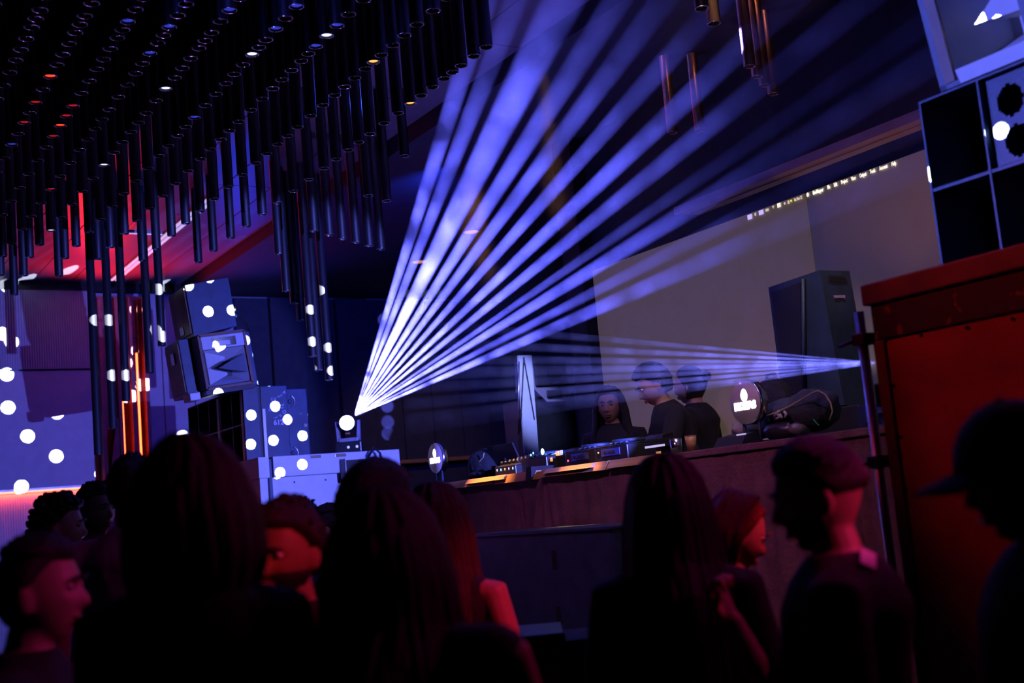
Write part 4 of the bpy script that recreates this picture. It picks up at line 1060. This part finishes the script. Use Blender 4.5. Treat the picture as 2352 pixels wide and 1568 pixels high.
def facing(a):
    """0 = away from the camera, 90 = to the right of the picture, 180 = towards the camera"""
    a = math.radians(a); return math.atan2(0, 1) - (HEAD + a)
def person(head_px, head_d, face, label, z0=0.0, hair='short', hm=None, skin=None, shirt=None, sleeve='short', trousers=None, head_turn=0, head_pitch=0, head_roll=0,
           lean=0, arms=None, build=1.0, voxel=.009, beard=False, seed=0, group='people in the crowd', cap=False, hair_len=.30, hair_w=1.0, hands=False, bare_arms=False, hscale=1.0, turn_body=0, eyes=True, hair_infl=.018, hair_half=None):
    hm = hm or m_hairb; skin = skin or m_skin; shirt = shirt or m_tee; trousers = trousers or m_trou
    Hc = onD(head_px[0], head_px[1], head_d)
    rn = random.Random(seed + 11)
    hs = hscale                                    # head scale
    yaw = facing(face)
    Mh = Matrix.Rotation(math.radians(-head_turn), 4, 'Z') @ Matrix.Rotation(math.radians(head_roll), 4, 'Y') @ Matrix.Rotation(math.radians(head_pitch), 4, 'X')
    neck_up = Mh @ Vector((0, -.012, -.10)) * hs    # under the skull, towards the neck
    # torso joints, person-local: origin under the hips, y forward
    hcz = Hc.z - z0
    L = math.radians(lean)
    # straight height of head centre: solve leg + torso with lean
    tors = .335 + .27                               # hip to head centre
    hip_z = hcz - (.60 * math.cos(L)) 
    hip = Vector((0, 0, hip_z))
    def up(t, y=0.0, x=0.0):                        # point t above the hips along the leaning spine
        return hip + Vector((x, math.sin(L) * t + math.cos(L) * y, math.cos(L) * t - math.sin(L) * y))
    headc = up(.60, .025)
    off = Vector((headc.x, headc.y, 0)); off.rotate(Matrix.Rotation(yaw, 3, 'Z'))
    base = Vector((Hc.x - off.x, Hc.y - off.y, z0))
    t = empty('person', base, yaw, label, 'person', group)
    B = build
    body = MB(); sh = MB(); tr = MB()
    def ring(c, rx, ry, tilt=L, n=20):
        out = []
        for k in range(n):
            a = 2 * PI * k / n
            x, y = rx * math.cos(a), ry * math.sin(a)
            out.append(c + Vector((x, y * math.cos(tilt), -y * math.sin(tilt))))
        return out
    T = [(-.06, .150, .105), (.0, .168, .118), (.09, .150, .108), (.18, .140, .100), (.28, .160, .112), (.36, .172, .116), (.415, .150, .094), (.450, .095, .072), (.475, .060, .058)]
    body.loft([ring(up(a, -.012 if a > .3 else 0), rx * B, ry * B) for a, rx, ry in T])
    limb(body, [up(.44, -.012), up(.51, .0), headc + neck_up * .55], [.058, .052, .054], 14)
    R, _ = head_points()
    body.loft([[headc + Mh @ (q * hs) for q in r] for r in R])
    for s in (-1, 1):
        body.ell(headc + Mh @ Vector((s * .079 * hs, -.012, -.010)), (.010, .021, .033), 10, (Mh.to_3x3() @ Matrix.Rotation(s * .35, 3, 'Z')))
    # legs
    kz, az = hip_z * .52, .075
    for s in (-1, 1):
        hx, fx = s * .088, s * .10
        pts = [Vector((hx, 0, hip_z - .01)), Vector((hx * 1.02, .012, hip_z * .78)), Vector((fx, .018, kz)), Vector((fx, -.012, kz * .62)), Vector((fx, -.012, az))]
        limb(body, pts, [.090, .080, .056, .054, .038], 12)
        limb(tr, pts, [.108, .092, .068, .064, .060], 12)
        limb(body, [Vector((fx, -.03, .035)), Vector((fx, .10, .028))], [.030, .028], 10)
    tr.loft([ring(up(a), rx * B * 1.06, ry * B * 1.08) for a, rx, ry in ((-.08, .150, .110), (0, .170, .122), (.075, .155, .113))])
    # arms
    arms = arms or {}
    sh.loft([ring(up(a, -.012 if a > .3 else 0), rx * B + .014, ry * B + .014) for a, rx, ry in T[:-1]] + [ring(up(.478, -.012), .078, .068)])
    for s, key in ((-1, 'l'), (1, 'r')):
        S = up(.388, -.012, s * .176 * B)
        if key in arms:
            E = up(*arms[key][0]) if len(arms[key][0]) == 3 else arms[key][0]
            W = up(*arms[key][1])
        else:
            E = up(.13, -.02, s * .235 * B); W = up(-.10, .04, s * .245 * B)
        inner = up(.385, -.012, s * .12)
        pts = [inner, S, (S + E) / 2 + Vector((s * .006, 0, 0)), E, (E + W) / 2, W]
        limb(body, pts, [.055, .054, .048, .040, .038, .027], 12)
        dv = (W - E).normalized()
        nrm = arms[key][2] if key in arms and len(arms[key]) > 2 else (-s, .2, 0)
        hand(body, W, dv, nrm, s, arms[key][3] if key in arms and len(arms[key]) > 3 else .35)
        if sleeve == 'short':
            m_ = S + (E - S) * .68
            limb(sh, [inner, S, (S + m_) / 2, m_], [.068, .067, .066, .065], 12)
        elif sleeve == 'long':
            limb(sh, [inner, S, (S + E) / 2, E, (E + W) / 2, W - dv * .012], [.067, .066, .062, .057, .052, .044], 12)
        else:
            limb(sh, [inner, (inner + S) / 2], [.066, .05], 12)
    bo = remeshed(body, 'body', voxel, skin, 2); bo.parent = t
    so = remeshed(sh, 'shirt', .013, shirt, 5); so.parent = t
    to = remeshed(tr, 'trousers', .016, trousers, 4); to.parent = t
    for s in (-1, 1):
        fx = s * .10
        MB().loft([[(fx + .046 * w_ * math.cos(a), y, max(.0, .040 + h_ * math.sin(a))) for a in [2 * PI * k / 12 for k in range(12)]] for y, w_, h_ in ((-.085, .55, .035), (-.06, .9, .045), (.02, 1.0, .042), (.10, 1.05, .036), (.155, .8, .028), (.175, .4, .02))]).build('shoe', m_shoe, t)
    MH = Matrix.Translation(headc) @ Mh @ Matrix.Scale(hs, 4)
    def put(mb, name, m, parent=t):
        me = mb.mesh(name, m); me.transform(MH)
        o = bpy.data.objects.new(name, me); C.objects.link(o); o.parent = parent; return o
    if eyes:
        for s in (-1, 1):
            e = put(MB().ell((s * .030, .0735, .006), (.0125, .011, .0075), 12), 'eye', m_eye)
            put(MB().ell((s * .030, .0835, .006), (.006, .003, .006), 10), 'iris', m_iris, e)
            put(MB().tube([(s * .012, .094, .020), (s * .028, .095, .026), (s * .046, .083, .022)], [.0035, .0045, .0025], 6, round_ends=True), 'eyebrow', hm)
        put(MB().ell((0, .0785, -.0625), (.021, .0095, .0045), 12).ell((0, .0775, -.073), (.018, .0095, .0055), 12), 'lips', m_lip)
    if beard:
        put(hair_shell(m_beard, .007, seed, .0015), 'beard', hm)
    # hair
    if hair == 'short':
        mb = hair_shell(m_short, hair_infl, seed=seed, rough=.003)
        for _ in range(110):
            a = rn.uniform(0, 2 * PI); z = rn.uniform(.15, 1.0); r = math.sqrt(1 - z * z); ux, uy = r * math.sin(a), r * math.cos(a)
            if m_short(ux, uy, z) < .06: continue
            b = Vector((.077 * ux, .097 * uy - .004, .118 * z)) * 1.10
            tip = b * (1.05 + .07 * rn.random()) + Vector((rn.uniform(-.014, .014), rn.uniform(-.016, .022), rn.uniform(-.006, .004)))
            mb.tube([b * .95, (b + tip) / 2 + Vector((0, 0, .004)), tip], [.010, .008, .002], 5)
        put(mb, 'hair', hm)
    elif hair == 'buzz':
        put(hair_shell(m_short, .008), 'hair', hm)
        put(hair_shell(lambda x, y, z: z - (.62 - .1 * y), .020, seed, .004), 'top_hair', hm)
    elif hair == 'fade':
        put(hair_shell(lambda x, y, z: .5 * (z - (.50 if y > .5 else .50 - .75 * (.5 - y) if y > -.25 else -.08)), .017, seed, .003), 'hair', hm)
    elif hair == 'curly':
        mb = hair_shell(m_short, .016)
        for _ in range(260):
            a = rn.uniform(0, 2 * PI); z = rn.uniform(-.35, 1.0); r = math.sqrt(1 - z * z); ux, uy = r * math.sin(a), r * math.cos(a)
            if m_short(ux, uy, z) < .06: continue
            b = Vector((.077 * ux, .097 * uy - .004, .118 * z)) * rn.uniform(1.14, 1.34)
            k = rn.uniform(.010, .018); mb.ell(b, (k, k, k * .8), 7)
        put(mb, 'hair', hm)
    elif hair == 'bun':
        put(hair_shell(m_full, .012), 'hair', hm)
        put(MB().ell((0, -.12, .05), (.035, .03, .035), 12), 'hair_bun', hm)
    elif hair in ('long', 'bob', 'wavy'):
        mb = hair_shell(m_full, .014)
        N = {'long': 150, 'wavy': 170, 'bob': 150}[hair]
        half = math.radians(hair_half or {'long': 112, 'wavy': 115, 'bob': 108}[hair])
        for j in range(N):
            a = PI + (j / (N - 1) - .5) * 2 * half + rn.uniform(-.04, .04)      # round the back from temple to temple
            sx, sy = math.sin(a), math.cos(a)
            layer = rn.uniform(0, .020) * (1 if j % 3 else .2)
            ln = hair_len * rn.uniform(.93, 1.03)
            w = 1 + (hair_w - 1) * rn.uniform(.8, 1.1)
            pts = []; rad = []
            py0 = rn.uniform(-.05, .045)
            for i in range(5):                                              # over the skull from the parting
                th = math.radians(8 + 76 * i / 4); st, ct = math.sin(th), math.cos(th)
                e = .012 + layer * .6 * i / 4
                f0 = (1 - i / 4) ** 1.5
                k_ = 1 + (w - 1) * (i / 4) ** 1.5
                pts.append(Vector((sx * st * (.077 + e) * k_, sy * st * (.099 + e) * k_ * (1 - .5 * f0) + py0 * f0 - .004, ct * (.118 + e * .9))))
                rad.append(.009 + .004 * i / 4)
            K = 8; zs = pts[-1].z
            for i in range(1, K + 1):
                f = i / K; z = zs - f * ln
                rx, ry = .077 + .012 + layer, .099 + .012 + layer
                grow = min(1.0, max(0.0, (zs - z) / .12))
                rx += .012 * grow
                if hair == 'bob':
                    rx -= .022 * max(0, f - .55) / .45; ry -= .030 * max(0, f - .5) / .5
                else:
                    fall = _ss((-z - .12) / .10); ry += .060 * fall * max(0, -sy) ** .5; rx += .02 * fall
                wob = {'long': .006, 'bob': .004, 'wavy': .017}[hair]
                ph = j * 1.7 + (15 if hair == 'wavy' else 5) * f
                x = sx * rx * w + wob * math.sin(ph) * f; y = sy * ry * w - .004 + wob * .6 * math.cos(ph) * f
                pts.append(Vector((x, y, z))); rad.append(.0135 * (1 - .35 * f ** 3))
            rad[-1] = .006
            mb.tube(pts, rad, 6)
        put(mb, 'hair', hm)
    if cap:
        mb = hair_shell(lambda x, y, z: z - (.24 - .10 * y), .024)
        cp_ = put(mb, 'cap', m_cap)
        rings = []
        for i in range(9):
            a = (i / 8 - .5) * 1.9
            rings.append(a)
        vs = []; fs = []
        for lay in (0, 1):
            for i in range(9):
                a = (i / 8 - .5) * 2.0
                for rr, dz in ((1.0, 0.0), (1.45, -.010), (1.72, -.022)):
                    vs.append((.090 * math.sin(a) * (1 + (rr - 1) * .15), .112 * math.cos(a) * .95 + (rr - 1) * .115 * (math.cos(a) ** .7 if math.cos(a) > 0 else 0), .030 + dz - .004 * lay - .018 * (math.sin(a) ** 2) + 0.0))
        for lay in (0, 1):
            o_ = lay * 27
            for i in range(8):
                for j in range(2):
                    q = [o_ + i * 3 + j, o_ + i * 3 + j + 1, o_ + (i + 1) * 3 + j + 1, o_ + (i + 1) * 3 + j]
                    fs.append(tuple(q if lay else q[::-1]))
        for i in range(8): fs.append((i * 3 + 2, (i + 1) * 3 + 2, 27 + (i + 1) * 3 + 2, 27 + i * 3 + 2))
        put(MB().add(vs, fs, True), 'visor', m_cap, cp_)
        put(MB().ell((0, -.006, .142), (.010, .010, .006), 8), 'cap_button', m_cap, cp_)
    return t, headc, up

# the crowd
person((95, 1362), 2.75, 82, 'man in black with short hair in profile, pink lit, at the lower left corner', hair='buzz', head_turn=4, head_pitch=3, seed=1, voxel=.0065)
person((140, 1212), 5.0, 70, 'curly haired man looking right beside the red lit wainscot', hair='curly', seed=2, voxel=.009, head_turn=10)
person((222, 1172), 5.6, 120, 'short haired man half hidden between curly man and grey shirt', hair='short', seed=3)
person((306, 1128), 4.3, 340, 'person in a loose grey blue shirt seen from behind near the pilaster', hair='short', shirt=m_grey, build=1.12, seed=4, eyes=False)
person((444, 1163), 2.35, 2, 'woman with a dark chin length bob seen from behind, largest head in the crowd', hair='bob', hair_len=.20, hair_w=1.03, hm=m_hairr, seed=5, build=.93, arms={'r': ((.14, .10, .19), (.03, .28, .10)), 'l': ((.14, .06, -.21), (-.05, .2, -.18))}, sleeve='long', eyes=False, hscale=1.06)
person((652, 1266), 2.95, 200, 'bearded man with red lit face leaning towards the bob haired woman', hair='short', beard=True, seed=6, voxel=.006, head_roll=-8, head_pitch=-6, skin=m_skin2)
person((690, 1216), 5.0, 150, 'person in a pale violet shirt behind the bearded man', hair='short', shirt=m_viol, seed=7)
person((757, 1216), 6.3, 285, 'small distant man in profile facing left before the riser', hair='buzz', seed=8, head_turn=-5)
person((872, 1172), 3.25, 40, 'dark haired man whose crown shows above the curly haired woman', hair='short', seed=9, hair_infl=.026)
person((888, 1268), 2.45, 14, 'woman with long wavy black hair seen from behind in the centre', hair='wavy', hair_len=.62, hair_w=1.12, seed=10, build=.9, eyes=False, arms={'r': ((.395, -.06, .265), (.20, .08, .275), (-1, .2, 0), .4), 'l': ((.14, .10, -.18), (.0, .26, -.10))})
person((1003, 1205), 3.7, 8, 'woman with long straight dark hair and bare shoulder before the subwoofer', hair='long', hair_len=.42, hair_w=.92, hm=m_hairr, seed=11, build=.88, sleeve='none', trousers=m_redc, eyes=False)
person((1533, 1160), 3.1, 5, 'woman with very long straight black hair in front of the booth', hair='long', hair_len=.66, hair_w=.98, seed=12, build=.88, eyes=False, sleeve='long')
person((1690, 1225), 3.75, 80, 'woman with a short auburn bob looking down to the right, red lit', hair='bob', hair_len=.11, hair_w=.98, hm=m_hairred, seed=13, hair_half=84, build=.88, voxel=.006, head_pitch=-20, lean=5)
pm = person((1874, 1140), 2.68, 290, 'man in a black shirt facing left with a pink lit neck before the red case', hair='fade', beard=True, seed=14, voxel=.0055, head_pitch=-8, skin=m_skin2, build=1.12, head_turn=-8, arms={'r': ((.12, .20, .17), (.33, .27, .13), (-.3, -.9, .2), .75)})
person((2338, 1092), 2.25, 285, 'bearded man in a black cap facing left at the right edge', hair='buzz', cap=True, beard=True, seed=15, voxel=.0065, skin=m_skin2, head_pitch=-8, build=1.1)
pt, phc, pup = pm
bpnt = MB().bev(-.03, .03, -.018, .018, -.003, .003, .002).build('back_print', m_white, pt)
bpnt.location = pup(.462, -.075, -.075); bpnt.rotation_euler = (math.radians(35), math.radians(-28), 0)
# the performers on the stage
def dX(px, py, x): return project(onX(px, py, x))[2]
person((1400, 932), dX(1400, 932, 5.0), 205, 'performer with long dark hair standing behind the booth', z0=.8, hair='long', hair_len=.34, seed=16, voxel=.0075, group='performers behind the booth', head_turn=-8, hscale=1.05)
person((1498, 884), dX(1498, 884, 4.86), 262, 'performer with a fringe bending down over the players', z0=.8, hair='short', seed=17, voxel=.0075, lean=14, head_pitch=-22, group='performers behind the booth', hair_infl=.028, hscale=1.08, arms={'r': ((.18, .12, .22), (.02, .34, .10), (0, -.2, -1), .3), 'l': ((.18, .12, -.22), (.0, .36, -.06), (0, -.2, -1), .3)})
person((1583, 886), dX(1583, 886, 5.34), 300, 'performer turned away with tied back hair behind the bending one', z0=.8, hair='bun', seed=18, voxel=.0085, group='performers behind the booth', build=1.1, hscale=1.08)
# ------------------------------------------------------------------ haze hanging in the lamps' path
def haze(name, pts, lo, hi, scale, label, near=2.2, far=5.2, thin=.05, aniso=.25):
    bm = bmesh.new()
    for p in pts: bm.verts.new(p)
    r = bmesh.ops.convex_hull(bm, input=bm.verts[:])
    bmesh.ops.delete(bm, geom=[v for v in bm.verts if not v.link_faces], context='VERTS')
    bmesh.ops.recalc_face_normals(bm, faces=bm.faces[:])
    me = bpy.data.meshes.new(name); bm.to_mesh(me); bm.free()
    mt = bpy.data.materials.new(name); mt.use_nodes = True; nt = mt.node_tree; nt.nodes.clear()
    out = nt.nodes.new('ShaderNodeOutputMaterial'); sc = nt.nodes.new('ShaderNodeVolumeScatter')
    sc.inputs['Anisotropy'].default_value = aniso
    geo = nt.nodes.new('ShaderNodeNewGeometry')
    nz = nt.nodes.new('ShaderNodeTexNoise'); nz.inputs['Scale'].default_value = scale
    nz.inputs['Detail'].default_value = 4.0; nz.inputs['Roughness'].default_value = .62; nz.inputs['Distortion'].default_value = .3
    nt.links.new(geo.outputs['Position'], nz.inputs['Vector'])
    mr = nt.nodes.new('ShaderNodeMapRange'); mr.inputs[1].default_value = .36; mr.inputs[2].default_value = .66
    mr.inputs[3].default_value = lo; mr.inputs[4].default_value = hi
    nt.links.new(nz.outputs['Fac'], mr.inputs[0]); ds_ = nt.nodes.new('ShaderNodeVectorMath'); ds_.operation = 'DISTANCE'; ds_.inputs[1].default_value = pts[0]
    nt.links.new(geo.outputs['Position'], ds_.inputs[0])
    fd = nt.nodes.new('ShaderNodeMapRange'); fd.inputs[1].default_value = near; fd.inputs[2].default_value = far    # beam fade put into the smoke density, thinner away from the lamp
    fd.inputs[3].default_value = 1.0; fd.inputs[4].default_value = thin
    nt.links.new(ds_.outputs['Value'], fd.inputs[0])
    mu = nt.nodes.new('ShaderNodeMath'); mu.operation = 'MULTIPLY'
    nt.links.new(mr.outputs[0], mu.inputs[0]); nt.links.new(fd.outputs[0], mu.inputs[1])
    nt.links.new(mu.outputs[0], sc.inputs['Density'])
    nt.links.new(sc.outputs[0], out.inputs['Volume'])
    me.materials.append(mt)
    o = bpy.data.objects.new(name, me); C.objects.link(o)
    return tag(o, label, 'haze', None, 'stuff')
haze('stage_haze', hull1, .010, .10, 3.4, 'drifting smoke glowing blue in the big fan of beams')
haze('booth_haze', hull2, .07, .30, 4.0, 'thin smoke glowing in the narrow beams across the booth', 1.5, 7, .35)
